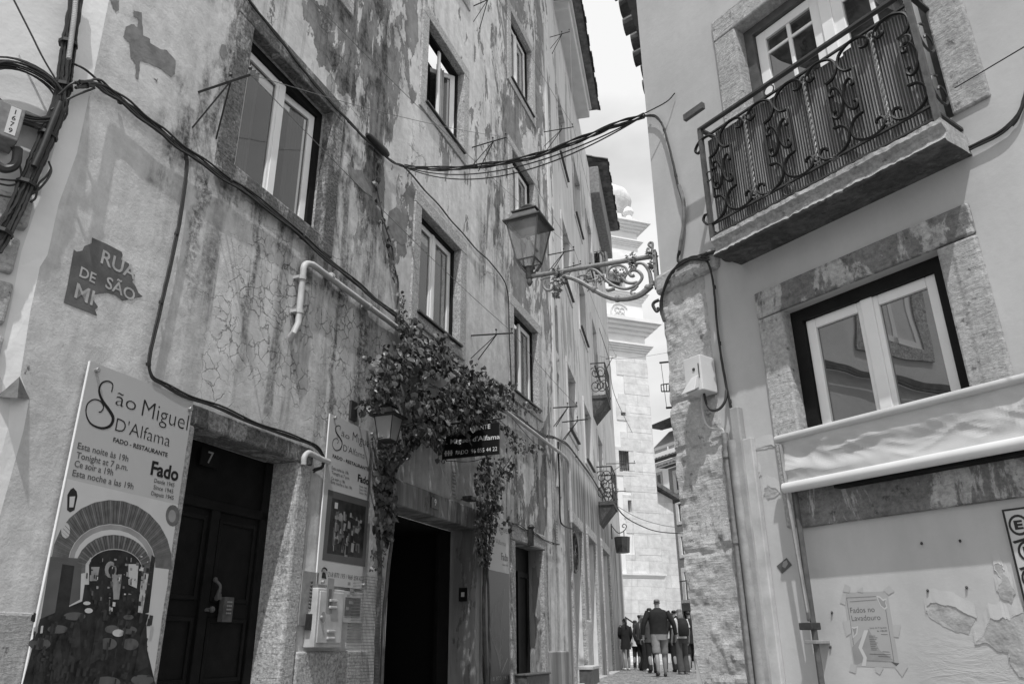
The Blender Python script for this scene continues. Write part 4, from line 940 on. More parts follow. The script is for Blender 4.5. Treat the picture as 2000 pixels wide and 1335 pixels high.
fill([(985, 830), (1030, 860), (1060, 870), (1065, 885), (1010, 885), (990, 880)], 150, .1, .5, .045, .08, .25, False)
fill([(940, 895), (1000, 890), (1015, 925), (990, 940), (975, 985), (935, 990), (925, 930)], 380, .1, .45, .045, .085, .2, False)
fill([(930, 980), (975, 985), (968, 1040), (955, 1110), (938, 1110), (928, 1040)], 420, .06, .25, .045, .085, .15, False)
fill([(735, 905), (775, 905), (770, 960), (775, 1010), (760, 1060), (738, 1080), (732, 1000)], 420, .06, .25, .06, .12, .3, False)
fill([(740, 860), (830, 850), (800, 890), (770, 915), (740, 920)], 260, .1, .4, .05, .09, .2, False)
fill([(725, 1075), (755, 1060), (750, 1120), (722, 1125)], 50, .05, .2, .04, .07, .25, False)
fill([(965, 985), (1000, 985), (1003, 1040), (970, 1045)], 40, .1, .3, .05, .08, .25, False)
# strand up the wall
strand = [(772, 640), (778, 560), (770, 520), (765, 480), (752, 440), (742, 395), (732, 340), (738, 310)]
for (xa, ya), (xb, yb) in zip(strand, strand[1:]):
    for k in range(5): t_ = rr.random(); leaf(P(FL, xa + (xb - xa) * t_ + rr.uniform(-7, 7), ya + (yb - ya) * t_, rr.uniform(.02, .08)), rr.uniform(.05, .085), LV[0 if rr.random() < .75 else 1])
SPR = []
for k in range(46):
    e = crown[k % len(crown)]; e2 = crown[(k + 1) % len(crown)]; t_ = rr.random(); x = e[0] + (e2[0] - e[0]) * t_; y = e[1] + (e2[1] - e[1]) * t_; dx_, dy_ = (x - 860) * .10 + rr.uniform(-14, 14), (y - 770) * .16 + rr.uniform(-16, 18); o_ = rr.uniform(.15, .7)
    SPR.append([(x - dx_ * .4, y - dy_ * .4, o_), (x + dx_ * .5, y + dy_ * .5, o_), (x + dx_, y + dy_ + 4, o_ + .03)])
    for j in range(9): f = rr.uniform(-.3, 1); leaf(P(FL, x + dx_ * f + rr.uniform(-5, 5), y + dy_ * f + rr.uniform(-5, 5), o_ + rr.uniform(-.05, .05)), rr.uniform(.03, .07), LV[0 if rr.random() < .85 else 1])
part('foliage', LV[0], M['leaf'], vine); part('pale_foliage', LV[1], M['leaf2'], vine)
mb = MB()
def stem(pts, r0, r1, o=.06):
    q = cat([P(FL, *p[:2], p[2] if len(p) > 2 else o) for p in pts], 6); n_ = len(q)
    mb.tube([v + Vector((rr.uniform(-.01, .01),) * 3) for v in q], [r0 + (r1 - r0) * i / n_ for i in range(n_)], 6)
stem(strand[::1], .014, .006, .03)
stem([(735, 1335), (738, 1200), (742, 1100), (736, 1000), (745, 940), (775, 900), (800, 860)], .03, .015, .10)
stem([(745, 1335), (750, 1200), (764, 1060), (770, 1000), (768, 940), (790, 890), (830, 840), (880, 800)], .022, .012, .14)
stem([(740, 1000), (736, 960), (746, 930), (790, 880), (810, 820), (800, 760)], .02, .01, .1)
stem([(950, 1335), (945, 1200), (948, 1100), (950, 1000), (955, 920), (940, 860), (900, 800)], .028, .012, .08)
stem([(958, 1335), (955, 1200), (953, 1090), (962, 1000), (975, 930), (1000, 890)], .02, .008, .12)
for k in range(14):
    x, y = rr.uniform(760, 960), rr.uniform(730, 830); stem([(x, y, rr.uniform(.1, .7)), (x + rr.uniform(-50, 50), y + rr.uniform(-25, 25), rr.uniform(.1, .7)), (x + rr.uniform(-80, 80), y + rr.uniform(-35, 35), rr.uniform(.1, .7))], .008, .004)
stem([(1000, 815), (1030, 850), (1055, 875)], .006, .003, .2); stem([(800, 640), (850, 670), (900, 720)], .012, .006, .1)
for q in SPR: stem(q, .005, .002)
part('stem', mb, M['stem'], vine, smooth=True)
# wire mesh guard round the left vine stem
mb = MB(); a = P(FL, 712, 1120, .16); b = P(FL, 747, 1120, .16); x0, x1 = a.x, b.x; zt_ = a.z; n_ = 14
for i in range(n_ + 1): x = x0 + (x1 - x0) * i / n_; mb.tube([(x, -.18, -1.2), (x, -.18, zt_)], .0025, 4)
z = -1.2
while z < zt_: mb.tube([(x0, -.18, z), (x1, -.18, z)], .0025, 4); mb.tube([(x0, -.18, z), (x0, 0, z)], .0025, 4); z += .03
solo('wire_mesh_guard', mb, M['rust'], 'square wire mesh guard round the left vine stem', 'mesh guard', FL)

# ------------------------------------------------------------------ right building (frame FR, x runs from the corner towards us)
bR = thing('old_building', 'smooth plastered building on the right with a balcony and a stone framed window', 'building', FR)
RW = (-2.56, -1.60, .93, 1.92); RD = (-2.60, -1.36, 2.62, 4.20); RTOP = 6.0
mb = MB(); wall(mb, XC, 2.6, -1.9, RTOP, [(*RW, .22, 0), (*RD, .24, 0)])
inR = FR.m.inverted()
def fr_(w): return inR @ w
s0 = [Vector((XC, 0, z)) for z in (-1.9, RTOP)]; dv = inR.to_3x3() @ dL
mb.quad(s0[0] + dv * 9, s0[0], s0[1], s0[1] + dv * 9)
part('facade', mb, M['Rw'], bR)
# roof eave along the side street
mb = MB(); q = [Vector((0, 0, 0)), dv * 9]; nS = inR.to_3x3() @ (-nL)          # nL points away from us to the left street wall
nout = inR.to_3x3() @ nL
for k in range(36):
    c = Vector((XC, 0, RTOP + .05)) + dv * (k * .25 + .1); r = .10
    rings = [[c + nout * (o_) + dv * (r * math.cos(R_(a))) + Vector((0, 0, r * .8 * math.sin(R_(a)) + (.28 - o_) * .3)) for a in range(0, 361, 30)] for o_ in (.30 + .02 * math.sin(k * 3.3), .0, -.6)]
    mb.loft(rings)
part('roof_tiles', mb, M['tile'], bR)
mb = MB(); c0 = Vector((XC, 0, RTOP)); mb.add([c0 + nout * .2, c0 + dv * 9 + nout * .2, c0 + dv * 9 - nout * .1, c0 - nout * .1, c0 + nout * .2 + Vector((0, 0, .08)), c0 + dv * 9 + nout * .2 + Vector((0, 0, .08)), c0 + dv * 9 - nout * .1 + Vector((0, 0, .08)), c0 - nout * .1 + Vector((0, 0, .08))], [(0, 1, 2, 3), (4, 7, 6, 5), (0, 4, 5, 1), (0, 3, 7, 4)])
part('eaves', mb, M['under'], bR)
# stone window: jambs, stained lintel, ledge
mb = MB(); mb.box(-2.74, -2.558, -.02, .08, .62, 1.918); part('window_jamb', mb, M['lime'], bR, bevel=.015)
mb = MB(); mb.box(-1.602, -1.40, -.02, .08, .62, 1.918); part('window_jamb', mb, M['lime'], bR, bevel=.015)
mb = MB(); mb.box(-2.74, -1.40, -.023, .08, 1.922, 2.10); part('window_lintel', mb, M['limestain'], bR, bevel=.012)
mb = MB(); mb.box(-2.67, 0.2, -.03, .08, .61, .885); part('window_ledge', mb, M['limestain'], bR, bevel=.012)
win(bR, RW[0], RW[1], RW[2] - .02, RW[3], .10, pane='paneR', lining=.075, w=.062, mull=.075, label='white two leaf window in a dark lining with a strong reflection of the street')
# balcony door
surround(bR, RD[0], RD[1], RD[2], RD[3], .19, M['lime'], .018, 'door_surround', False)
mb = MB(); ringframe(mb, RD[0], RD[1], RD[2], RD[3], .07, .09, .17); mb.box(RD[0], RD[1], .4, .42, RD[2], RD[3]); fd = part('balcony_door', mb, M['rust'], bR, label='white glazed double door with small panes behind the balcony')
mid = (RD[0] + RD[1]) / 2
for a, b in ((RD[0] + .075, mid - .035), (mid + .035, RD[1] - .075)):
    mb = MB(); ringframe(mb, a, b, RD[2] + .02, RD[3] - .075, .075, .12, .165, .3); mx = (a + b) / 2
    mb.box(mx - .014, mx + .014, .128, .158, RD[2] + .32, RD[3] - .15)
    for z in (3.17, 3.42, 3.68, 3.93): mb.box(a + .07, b - .07, .130, .156, z - .012, z + .012)
    part('door_leaf', mb, M['white'], fd, bevel=.004)
    mb = MB(); mb.box(a + .06, b - .06, .14, .146, RD[2] + .3, RD[3] - .12); part('pane', mb, M['paneR'], fd)
mb = MB(); mb.box(mid - .04, mid + .04, .105, .17, RD[2] + .02, RD[3] - .08); part('door_post', mb, M['white'], fd, bevel=.004)
# balcony
BP = .285                                     # projection
zE = zz(2.567, 1330, 0)
sa = P(FR, 1390, 480, BP); sb = P(FR, 1836, 230, BP)
bx0, bx1 = sa.x, sb.x; zt = P(FR, 1388, 465, BP).z; zbm = P(FR, 1393, 500, BP).z
rr = random.Random(5)
mb = MB(); nx = 220
prof = [(.10, zt), (-BP * .5, zt), (-BP, zt), (-BP - .005, zt - .03), (-BP + .03, zt - .05), (-BP + .035, zt - .075), (-BP + .005, zbm + .012), (-BP + .012, zbm), (-BP * .45, zbm + .015), (.1, zbm + .025)]
rings = []
for i in range(nx + 1):
    x = bx0 + (bx1 - bx0) * i / nx
    rings.append([(x, y + ((.005 * mnoise.noise(Vector((x * 5, j * 1.1, 0))) + .010 * mnoise.noise(Vector((x * 26, j * 1.7, 9)))) if 1 < j < 7 else 0), z + ((.003 * mnoise.noise(Vector((x * 9, j * 1.3, 5))) + .006 * mnoise.noise(Vector((x * 30, j * 2, 2)))) if 1 < j < 7 else 0)) for j, (y, z) in enumerate(prof)])
mb.loft(rings)
mb.mi = [1 if i < nx * len(prof) and i % len(prof) >= 6 else 0 for i in range(len(mb.f))]  # dark underside faces: soot plus the shade beneath the slab, painted in
bal = part('balcony', mb, [M['lime'], M['darkstone']], bR, label='stone balcony slab with a rough crumbling edge and scrolled iron railing')
RY = -BP + .035
zr = P(FR, 1367, 253, -RY).z; x0 = P(FR, 1368, 262, -RY).x; x1 = P(FR, 1800, 110, -RY).x
mb = MB(); mb.box(x0 - .012, x1 + .02, RY - .016, RY + .016, zr - .012, zr + .008); part('handrail', mb, M['iron'], bal, bevel=.003)
for x in (x0, x1):
    for z in (zr - .01, zt + .05):
        mb = MB(); mb.box(x - .014, x + .014, RY + .012, 0, z, z + .016); part('side_rail', mb, M['iron'], bal)
for x in (x0, x1):
    mb = MB(); mb.box(x - .014, x + .014, RY - .014, RY + .014, zt, zr - .01); part('post', mb, M['rust'], bal)
H = zr - zt; zu, zl_ = zr - H * .10, zt + H * .13
for z in (zu, zl_, zt + .03):
    mb = MB(); mb.box(x0, x1, RY - .008, RY + .008, z - .006, z + .006); part('rail', mb, M['iron'], bal)
# scrolls: three lyre panels divided by twisted bars
def bez(mb, pts, r=.0082): mb.tube([Vector((a, RY - .004, b)) for a, b in pts], r, 5, False, 1.5)
n_p = 3.35; W_ = (x1 - x0) / n_p; zc = (zu + zl_) / 2; hh = (zu - zl_) / 2
for k in range(4):
    cx = x0 + W_ * (k + .33); mb = MB()
    def S2(pts, mb=mb):
        q = cat([Vector((cx + a * W_, 0, zc + b * hh)) for a, b in pts], 5); bez(mb, [(v.x, v.z) for v in q])
    for s_ in (-1, 1):
        if k == 3 and s_ == 1 and cx + W_ * .48 > x1: continue
        for t_ in (1, -1):
            S2([(s_ * a_, t_ * b_) for a_, b_ in ((.20, .46), (.09, .50), (.015, .66), (.05, .86), (.20, .985), (.36, .97), (.455, .84), (.42, .73), (.35, .75), (.345, .80))])
        S2([(s_ * .20, -.46), (s_ * .203, -.1), (s_ * .203, .1), (s_ * .20, .46)])
        S2([(s_ * a_, b_) for a_, b_ in ((.125, .17), (.165, .17), (.17, .25), (.125, .31), (.055, .24), (.006, 0), (.055, -.24), (.125, -.31), (.17, -.25), (.165, -.17), (.125, -.17))])
    part('scroll_panel', mb, M['ironblack'], bal)
    bx = x0 + W_ * (k + .83)
    if bx < x1 - .02:
        mb = MB()
        for ph in (0, math.pi): mb.tube([(bx + .006 * math.cos(ph + i * .9), RY - .004 + .006 * math.sin(ph + i * .9), zl_ + (zu - zl_) * (.1 + .8 * i / 46)) for i in range(47)], .005, 5)
        mb.tube([(bx + a, RY - .004, zl_ + .05 + b) for a, b in scroll(0, 0, .035, 1.3, 1.57)], .005, 5); mb.tube([(bx + a, RY - .004, zu - .05 + b) for a, b in scroll(0, 0, .035, 1.3, -1.57)], .005, 5)
        part('twisted_bar', mb, M['ironp'], bal)
for x, z in ((x0 + .03, zl_ + .02 + hh), (x1 - .06, zc + .12), (x0 + W_ * 1.35, zl_ - .05), (x0 + W_ * 1.3, zu + .03)):
    mb = MB(); mb.tube([(x + .035 * math.cos(R_(t)), RY - .006, z + .035 * math.sin(R_(t))) for t in range(0, 360, 24)], .005, 5, True); part('ring', mb, M['iron'], bal)
# side scroll of the railing at the near end
mb = MB()
for z in (zt + .25, zt + .6):
    mb.tube([(x1, RY + .13 + a, z + b) for a, b in scroll(0, 0, .11, 1.2, 1.57)], .007, 5)
part('side_scroll', mb, M['iron'], bal)
mb = MB(); rr = random.Random(9); xs = x0 + .03; ry = RY + .03
while xs < x1 - .03:                          # reed screen with an uneven top edge
    w = rr.uniform(.03, .12); wv = zu + .06 * mnoise.noise(Vector((xs * 4, 0, 1))) + rr.uniform(-.012, .012)
    mb.box(xs, min(xs + w, x1 - .02), ry, ry + .012, zt + .015, wv); xs += w
part('reed_screen', mb, M['reed'], bal)
for px, py, n_, s_ in ((1633, 315, 26, .05), (1502, 380, 16, .04)):   # little weeds in the slab edge
    v = P(FR, px, py, BP + .01); mb = MB()
    for k in range(n_):
        a = rr.uniform(0, 6.28); d = Vector((math.cos(a) * rr.uniform(.3, 1), -abs(math.sin(a)) * .5, rr.uniform(.1, 1))) * s_ * rr.uniform(.6, 1.2)
        mb.tube([v, v + d * .6, v + d + Vector((0, 0, -.008))], [.003, .0025, .001], 4)
    solo('weed', mb, M['leaf2'], 'small tufted weed growing in the balcony edge, ' + ('larger one at the middle' if n_ > 20 else 'smaller one further left'), 'weed', FR, 'weeds on the balcony')
# iron stub at the left end of the balcony
a = P(FR, 1380, 248, .2); b = P(FR, 1342, 228, .2); mb = MB(); mb.box(b.x - .02, a.x, -.22, -.19, b.z - .03, b.z + .02); part('drain_stub', mb, M['rust'], bal)

# pier of rough masonry at the corner
pts0 = []
mb = MB(); px0, px1, pz0, pz1 = XC - .012, -3.125, -1.9, 2.40; nx, nz = 26, 210
def pier_y(u, z):
    v = Vector((u * 3, 0, z * 2.4)); d = .022 * mnoise.noise(v * 1.2) + .016 * mnoise.noise(v * 3.3 + Vector((3, 1, 2))) + .010 * mnoise.noise(v * 8)
    c = 0
    for zj in (1.92, 1.55, 1.22, .86, .55, .22, -.15, -.5):
        c -= .018 * math.exp(-((z - zj - .03 * mnoise.noise(Vector((u * 5, zj, 0)))) / .018) ** 2)
    return -.012 - max(-.008, d + c)
g_ = []
for j in range(nz + 1):
    z = pz0 + (pz1 - pz0) * j / nz; row = []
    for i in range(nx + 1):
        u = px0 + (px1 - px0) * i / nx
        e = .02 * mnoise.noise(Vector((0, 4, z * 5))) if i == 0 else 0
        er = .07 * max(0, min(1, (-.05 - z) / .25)) * (1 - i / nx) if z < 0 else 0
        row.append((u + e * .5 + er, pier_y(u, z) + (.02 if i in (0, nx) else 0), z))
    g_.append(row)
for j in range(nz):
    for i in range(nx): mb.quad(g_[j][i], g_[j][i + 1], g_[j + 1][i + 1], g_[j + 1][i])
for j in range(nz):                            # return on the side street
    a, b = Vector(g_[j][0]), Vector(g_[j + 1][0]); mb.quad(a + dv * .6 + nout * .012, a, b, b + dv * .6 + nout * .012)
part('rough_pier', mb, M['pierstone'], bR, smooth=False, label='rough eroded limestone corner pier')
mb = MB(); a = P(FR, 1300, 555, .05); b = P(FR, 1392, 503, .05)
mb.box(XC - .03, b.x + .02, -.05, .05, 2.40, 2.56); o = part('pier_cap', mb, M['lime'], bR, bevel=.03)
# peeled plaster at the lower right
zP = zz(3.56, 1600, 960)
flake(FR, [(770, 758), (850, 770), (950, 795), (1020, 835), (1095, 865), (1070, 900), (1040, 985), (940, 965), (860, 930), (790, 885), (740, 830), (745, 800)], zP, bR, M['under2'], True, .002)
flake(FR, [(1190, 868), (1230, 880), (1270, 860), (1320, 880), (1345, 850), (1424, 830), (1424, 1290), (1390, 1280), (1330, 1190), (1320, 1110), (1240, 1100), (1160, 1045), (1080, 1055), (1140, 980), (1165, 920)], zP, bR, M['under2'], True, .004)
flake(FR, [(1215, 505), (1250, 495), (1280, 520), (1285, 570), (1330, 620), (1360, 700), (1330, 770), (1270, 740), (1235, 680), (1270, 600), (1225, 550)], zP, bR, M['under2'], True, .004)
zQ = zz(2.812, 1330, 860)
flake(FR, [(455, 255), (480, 245), (530, 262), (545, 285), (520, 310), (480, 320), (458, 300)], zQ, bR, M['under2'], True, .003)
flake(FR, [(400, 160), (430, 168), (445, 190), (420, 195)], zQ, bR, M['under2'], True, .003)
flake(FR, [(380, 48), (420, 40), (500, 18), (525, 30), (470, 42), (400, 58)], zQ, bR, M['under2'], True, .003)

# awning: sagging fabric between two white tubes
a = P(FR, 1520, 858, .12); b = P(FR, 1538, 952, .13); ax1 = .9
t = thing('rolled_awning', 'cream fabric awning folded between two white tubes over the stone ledge', 'awning', FR, (-2, -.1, b.z))
mb = MB(); ztop, zbot = a.z, b.z; nx, nz = 240, 30; g_ = []
for j in range(nz + 1):
    row = []
    for i in range(nx + 1):
        x = a.x + (ax1 - a.x) * i / nx + (b.x - a.x) * (1 - j / nz) * (1 - i / nx); v = j / nz; bulge = math.sin(math.pi * v)
        d = .030 * bulge + bulge * (.030 * mnoise.noise(Vector((x * 2.6 + v * 1.2, v * 1.6, 0))) - .030 * abs(mnoise.noise(Vector((x * 3.6 - v * 2.0, v * 1.8 + x, 4)))) - .016 * abs(mnoise.noise(Vector((x * 8 + v * 3.5, v * 2.5, 7)))))
        row.append((x, -.125 - d + .03 * bulge, zbot + (ztop - zbot) * v))
    g_.append(row)
for j in range(nz):
    for i in range(nx): mb.quad(g_[j][i], g_[j][i + 1], g_[j + 1][i + 1], g_[j + 1][i])
part('fabric', mb, M['fabric'], t, smooth=True)
mb = MB(); mb.tube([(a.x - .01, -.125, ztop), (ax1, -.125, ztop)], .022, 12); part('top_tube', mb, M['fabric'], t, smooth=True)
mb = MB(); mb.tube([(b.x - .02, -.13, zbot), (ax1, -.13, zbot)], .030, 14); part('bottom_tube', mb, M['soffit'], t, smooth=True)
mb = MB(); mb.box(-2.35, .3, -.10, 0, zbot - .04, zbot - .012); part('bracket_rail', mb, M['dark'], t)
c = P(FR, 1605, 1335, .09); d0 = P(FR, 1551, 955, .09)
mb = MB(); mb.tube([d0, c + (c - d0) * .6], .016, 8); part('arm', mb, M['rust'], t, smooth=True)
c = P(FR, 1594, 1300, .13); d0 = P(FR, 1524, 868, .13); m1 = P(FR, 1578, 1195, .13); m0 = P(FR, 1541, 985, .13)
mb = MB(); mb.tube([d0, m0, m1, P(FR, 1580, 1210, .1)], .011, 8); part('arm', mb, M['steel'], t, smooth=True)
mb = MB(); v = P(FR, 1585, 1222, .09); mb.box(v.x - .05, v.x + .03, -.13, -.05, v.z - .018, v.z + .018); part('clamp', mb, M['iron'], t, bevel=.004)
mb = MB(); v = P(FR, 1588, 1253, .09); mb.box(v.x - .03, v.x + .04, -.12, -.0, v.z - .009, v.z + .009); part('clamp', mb, M['steel'], t, bevel=.003)

# meter box on the pier
zm = zz(3.338, 1270, 480)
a = P(FR, *zm(215, 745), .16); b = P(FR, *zm(345, 915), .16)
bx0_, bx1_, bz0, bz1 = a.x, b.x + .0, b.z - .02, a.z
t = thing('meter_box', 'pale utility box with its lower flap hanging open on the stone pier', 'box', FR, ((bx0_ + bx1_) / 2, -.05, bz0))
mb = MB(); mb.box(bx0_, bx1_, -.165, -.02, bz0, bz1); part('body', mb, M['soffit'], t, bevel=.006)
mb = MB(); h_ = bz1 - bz0; w = bx1_ - bx0_
mb.add([(bx0_ + .0, -.168, bz0 + .02), (bx1_ - .03, -.168, bz0 + .02), (bx1_ - .02, -.168, bz0 + h_ * .42), (bx0_ + w * .45, -.168, bz0 + h_ * .40), (bx0_ - .01, -.205, bz0 - .005), (bx1_ - .035, -.205, bz0 + .0), (bx1_ - .025, -.185, bz0 + h_ * .40), (bx0_ + w * .45, -.18, bz0 + h_ * .38)], [(4, 5, 6, 7), (0, 1, 5, 4), (1, 2, 6, 5), (2, 3, 7, 6), (3, 0, 4, 7)]); part('flap', mb, M['soffit'], t, bevel=.004)
mb = MB(); mb.tube([(bx0_ + w * .6, -.166, bz0 + h_ * .62), (bx0_ + w * .6, -.170, bz0 + h_ * .62)], .011, 10); mb.box(bx0_ + w * .86, bx0_ + w * .9, -.168, -.16, bz0 + h_ * .35, bz0 + h_ * .75); part('lock', mb, M['iron'], t)
cable('meter_cable', 'black cable looping from the utility box to the trunking', 'cable', [P(FR, *zm(350, 960), .09), P(FR, *zm(368, 1030), .09), P(FR, *zm(400, 1070), .09), P(FR, *zm(450, 1062), .07), P(FR, *zm(488, 1010), .05), P(FR, *zm(497, 940), .03)], FR, 1, .009, 0)
cable('meter_cable', 'pale cable hanging from the utility box to the galvanised pipe', 'cable', [P(FR, *zm(338, 955), .08), P(FR, *zm(338, 1060), .06), P(FR, *zm(360, 1150), .05), P(FR, *zm(400, 1190), .045), P(FR, *zm(470, 1195), .03), P(FR, *zm(480, 1240), .03)], FR, 1, .007, 0, 'pipe')
# pipes beside the pier
zQ = zz(2.812, 1330, 860)
def rp(a, b, r, o_, mat, label, name='wall_pipe', couplings=()):
    p, q = P(FR, *zQ(*a), o_), P(FR, *zQ(*b), o_); q = q + (q - p).normalized() * 1.2; x = (p.x + P(FR, *zQ(*b), o_).x) / 2
    p = Vector((p.x, -o_, p.z)); q = Vector((P(FR, *zQ(*b), o_).x, -o_, -1.7)); t = thing(name, label, 'pipe', FR, q)
    m_ = MB(); m_.tube([p, q], r, 12); part('pipe', m_, M[mat], t, smooth=True)
    for zc in couplings:
        v = P(FR, *zQ(*zc), o_); m_ = MB(); m_.tube([(p.x + (q.x - p.x) * (p.z - v.z) / (p.z - q.z), -o_, v.z - .022), (p.x + (q.x - p.x) * (p.z - v.z) / (p.z - q.z), -o_, v.z + .022)], r * 1.35, 12); part('coupling', m_, M[mat], t, smooth=True)
rp((240, -40), (395, 1335), .021, .03, 'ironp', 'thin galvanised conduit with couplings on the pier edge', couplings=((243, 78), (300, 545)))
rp((285, 0), (455, 1335), .036, .035, 'steel', 'thick grey metal drain pipe beside the thin conduit')
p = P(FR, *zm(505, 1060), .05); q = P(FR, *zm(535, 1060), .05)
mb = MB(); mb.box(p.x + .005, p.x + .075, -.05, 0, -1.7, p.z - .0); solo('cable_trunking', mb, M['trunk'], 'flat grey plastic cable trunking rising beside the drain pipe', 'trunking', FR, bevel=.008)
mb = MB(); p = P(FR, *zm(590, 1262), .04); mb.box(p.x, p.x + .075, -.04, 0, -1.7, p.z); solo('cable_trunking', mb, M['offwhite'], 'wide white plastic cable trunking ending just below the awning top', 'trunking', FR, bevel=.006)
# sticker, poster, painted panel
mb = MB(); mb.poly(pp(FR, [(525, 688), (580, 642), (610, 682), (555, 730)], .003, zQ), -.003); mb.m = 1; mb.poly(pp(FR, [(560, 665), (580, 655), (588, 675), (572, 700), (556, 690)], .004, zQ), -.004)
solo('sticker', mb, [M['ink2'], M['print4']], 'small grey tilted square sticker on the pale wall', 'sticker', FR)
t = thing('taped_poster', 'pale paper poster Fados no Lavadouro held to the wall with tape', 'poster', FR, P(FR, 1700, 1302, .004))
mb = MB(); mb.poly(pp(FR, [(165, 700), (470, 690), (557, 1222), (237, 1212)], .004, zP), -.0010); mb.m = 1
mb.poly(pp(FR, [(225, 1080), (340, 950), (420, 1100), (520, 1170), (320, 1172), (245, 1208)], .0045, zP), -.0013)
mb.m = 2; mb.poly(pp(FR, [(310, 960), (338, 960), (295, 1085), (328, 1150), (322, 1208), (292, 1208), (305, 1150), (270, 1080)], .005, zP), -.0016)
for q in ([(395, 720), (420, 725), (440, 745), (466, 738), (462, 770), (472, 800), (455, 818), (425, 795), (408, 760)], [(220, 935), (240, 940), (268, 930), (262, 985), (235, 1015), (225, 1015), (230, 970)]): mb.poly(pp(FR, q, .005, zP), -.0016)
mb.m = 1
for q in ([(402, 730), (418, 735), (440, 758), (460, 748), (456, 772), (464, 795), (452, 806), (428, 788), (414, 760)], [(226, 944), (240, 950), (258, 942), (254, 980), (236, 1002), (236, 975)]): mb.poly(pp(FR, q, .0055, zP), -.0019)
part('paper', mb, [M['paper'], M['print4'], M['print1']], t)
mb = MB(); zl5 = .0021
for q in ([(190, 735), (395, 725)], [(190, 735), (240, 1065)], [(462, 815), (520, 1180)], [(330, 1172), (520, 1180)], [(212, 762), (400, 748)]): ribbon(mb, [P(FR, *zP(*p), zl5) for p in q], .0018)
mb.poly(pp(FR, [(500, 1180), (557, 1190), (548, 1218)], zl5, zP), -zl5)
for bd, a, b, h, bo in (('Fados no', (218, 835), (388, 838), 38, -.01), ('Lavadouro', (228, 893), (428, 890), 38, -.01), ('Junta de Freguesia', (350, 945), (470, 950), 10, 0), ('às 18h30', (402, 968), (474, 970), 10, .01)): ptext(mb, FR, bd, a, b, h, zl5, zP, bo)
for k in range(9): ribbon(mb, [P(FR, *zP(345 + k * 2, 1000 + k * 12), zl5), P(FR, *zP(390 + (k * 37 % 22), 1000 + k * 12), zl5)], .002)
for a in ((350, 1125, 496, 1130), (440, 1108, 490, 1112), (410, 1140, 498, 1145), (430, 988, 476, 990)): ribbon(mb, [P(FR, *zP(a[0], a[1]), zl5), P(FR, *zP(a[2], a[3]), zl5)], .002)
part('lettering', mb, M['ink2'], t)
mb = MB()
for q in ([(160, 690), (175, 640), (215, 660), (205, 700)], [(140, 770), (160, 700), (185, 710), (178, 785)], [(440, 680), (485, 650), (520, 690), (480, 715)], [(255, 690), (300, 660), (300, 700)], [(160, 900), (210, 890), (222, 980), (185, 1005)], [(505, 925), (565, 920), (550, 1010), (515, 1005)], [(215, 1195), (260, 1200), (250, 1260), (205, 1245)], [(385, 1215), (445, 1220), (420, 1270), (390, 1250)], [(525, 1220), (570, 1175), (615, 1215), (575, 1285)]):
    mb = MB(); mb.poly(pp(FR, q, .006, zP), -.0024); part('tape', mb, M['tape'], t)
t = thing('painted_panel', 'black and white panel of stencilled lettering at the right edge', 'panel', FR, P(FR, 1980, 1150, .012))
mb = MB(); a = P(FR, 1957, 995, .012); w = .36; zb_ = -.35; mb.box(a.x, a.x + w, -.014, 0, zb_, a.z); mb.m = 1; ringframe(mb, a.x, a.x + w, zb_, a.z, .008, -.017, -.0135)
part('board', mb, [M['print1'], M['ink']], t)
mb = MB(); yb = -.016
for k in range(7):
    z = a.z - .075 - k * .115; xo = a.x + .055 + .012 * (k % 2)
    mb.m = 0; mb.poly(ell(xo, z, .042, .046, 18), yb); mb.m = 1; mb.poly(ell(xo, z, .032, .035, 18), yb - .0006); mb.m = 0
    text(mb, 'EMBOERA'[k], xo - .018, z - .017, .036, .036, yb - .0014, .05)
    mb.poly([(a.x + .012, z - .068), (a.x + .10, z - .050), (a.x + .11, z - .060), (a.x + .02, z - .078)], yb)
    for q in range(3): mb.m = q % 2; mb.poly([(a.x + .11 + q * .05, z - .04), (a.x + .14 + q * .05, z + .045), (a.x + .16 + q * .05, z - .03)], yb - .0004 * q); mb.m = 0
part('lettering', mb, [M['ink'], M['print1']], t)
for px, py in ((1625, 1195), (1622, 1262), (1812, 1152), (1888, 1146), (1875, 1055), (1800, 1060)):   # holes and screws left in the wall
    v = P(FR, px, py, 0); mb = MB(); mb.tube([v, v + Vector((.004, -.012, -.006))], [.007, .004], 7); part('old_screw', mb, M['iron'], bR)

# ------------------------------------------------------------------ street lamp on its cast iron bracket
zH = zz(5.405, 960, 380)
K = lambda x, y: P(FK, *zH(x, y), 0)
lc = K(402, 905)                                # foot of the lantern, on the bracket's end
lamp = thing('street_lamp', 'old four sided street lantern on an ornate scrolled wall bracket', 'lamp', FK, (0, 0, lc.z))
base_z = K(385, 800).z; hgt = K(350, 130).z - base_z
c = Vector((lc.x, 0, base_z)); rot = R_(0); wt, wb = .142, .080; n = 4
mid = K(350, 720).z; top_z = K(350, 340).z; rf_z = K(350, 215).z; cap_z = K(350, 140).z
def rg2(r, z, rot=R_(-4)): return [Vector((c.x + r * 1.414 * math.cos(rot + math.pi / 4 + math.pi / 2 * k), r * 1.414 * math.sin(rot + math.pi / 4 + math.pi / 2 * k), z)) for k in range(4)]
mb = MB(); mb.loft([rg2(wb * .98, mid), rg2(wt * .97, top_z)], False); part('glass', mb, M['lantern'], lamp)
mb = MB(); mb.loft([rg2(.055, base_z + .02), rg2(wb * .98, mid)], False); part('lower_glass', mb, M['lantern'], lamp)
mb = MB()
for za, ra, zb, rb in ((base_z, .05, mid, wb), (mid, wb, top_z, wt)):
    for p, q in zip(rg2(ra, za), rg2(rb, zb)): mb.tube([p, q], .007, 5)
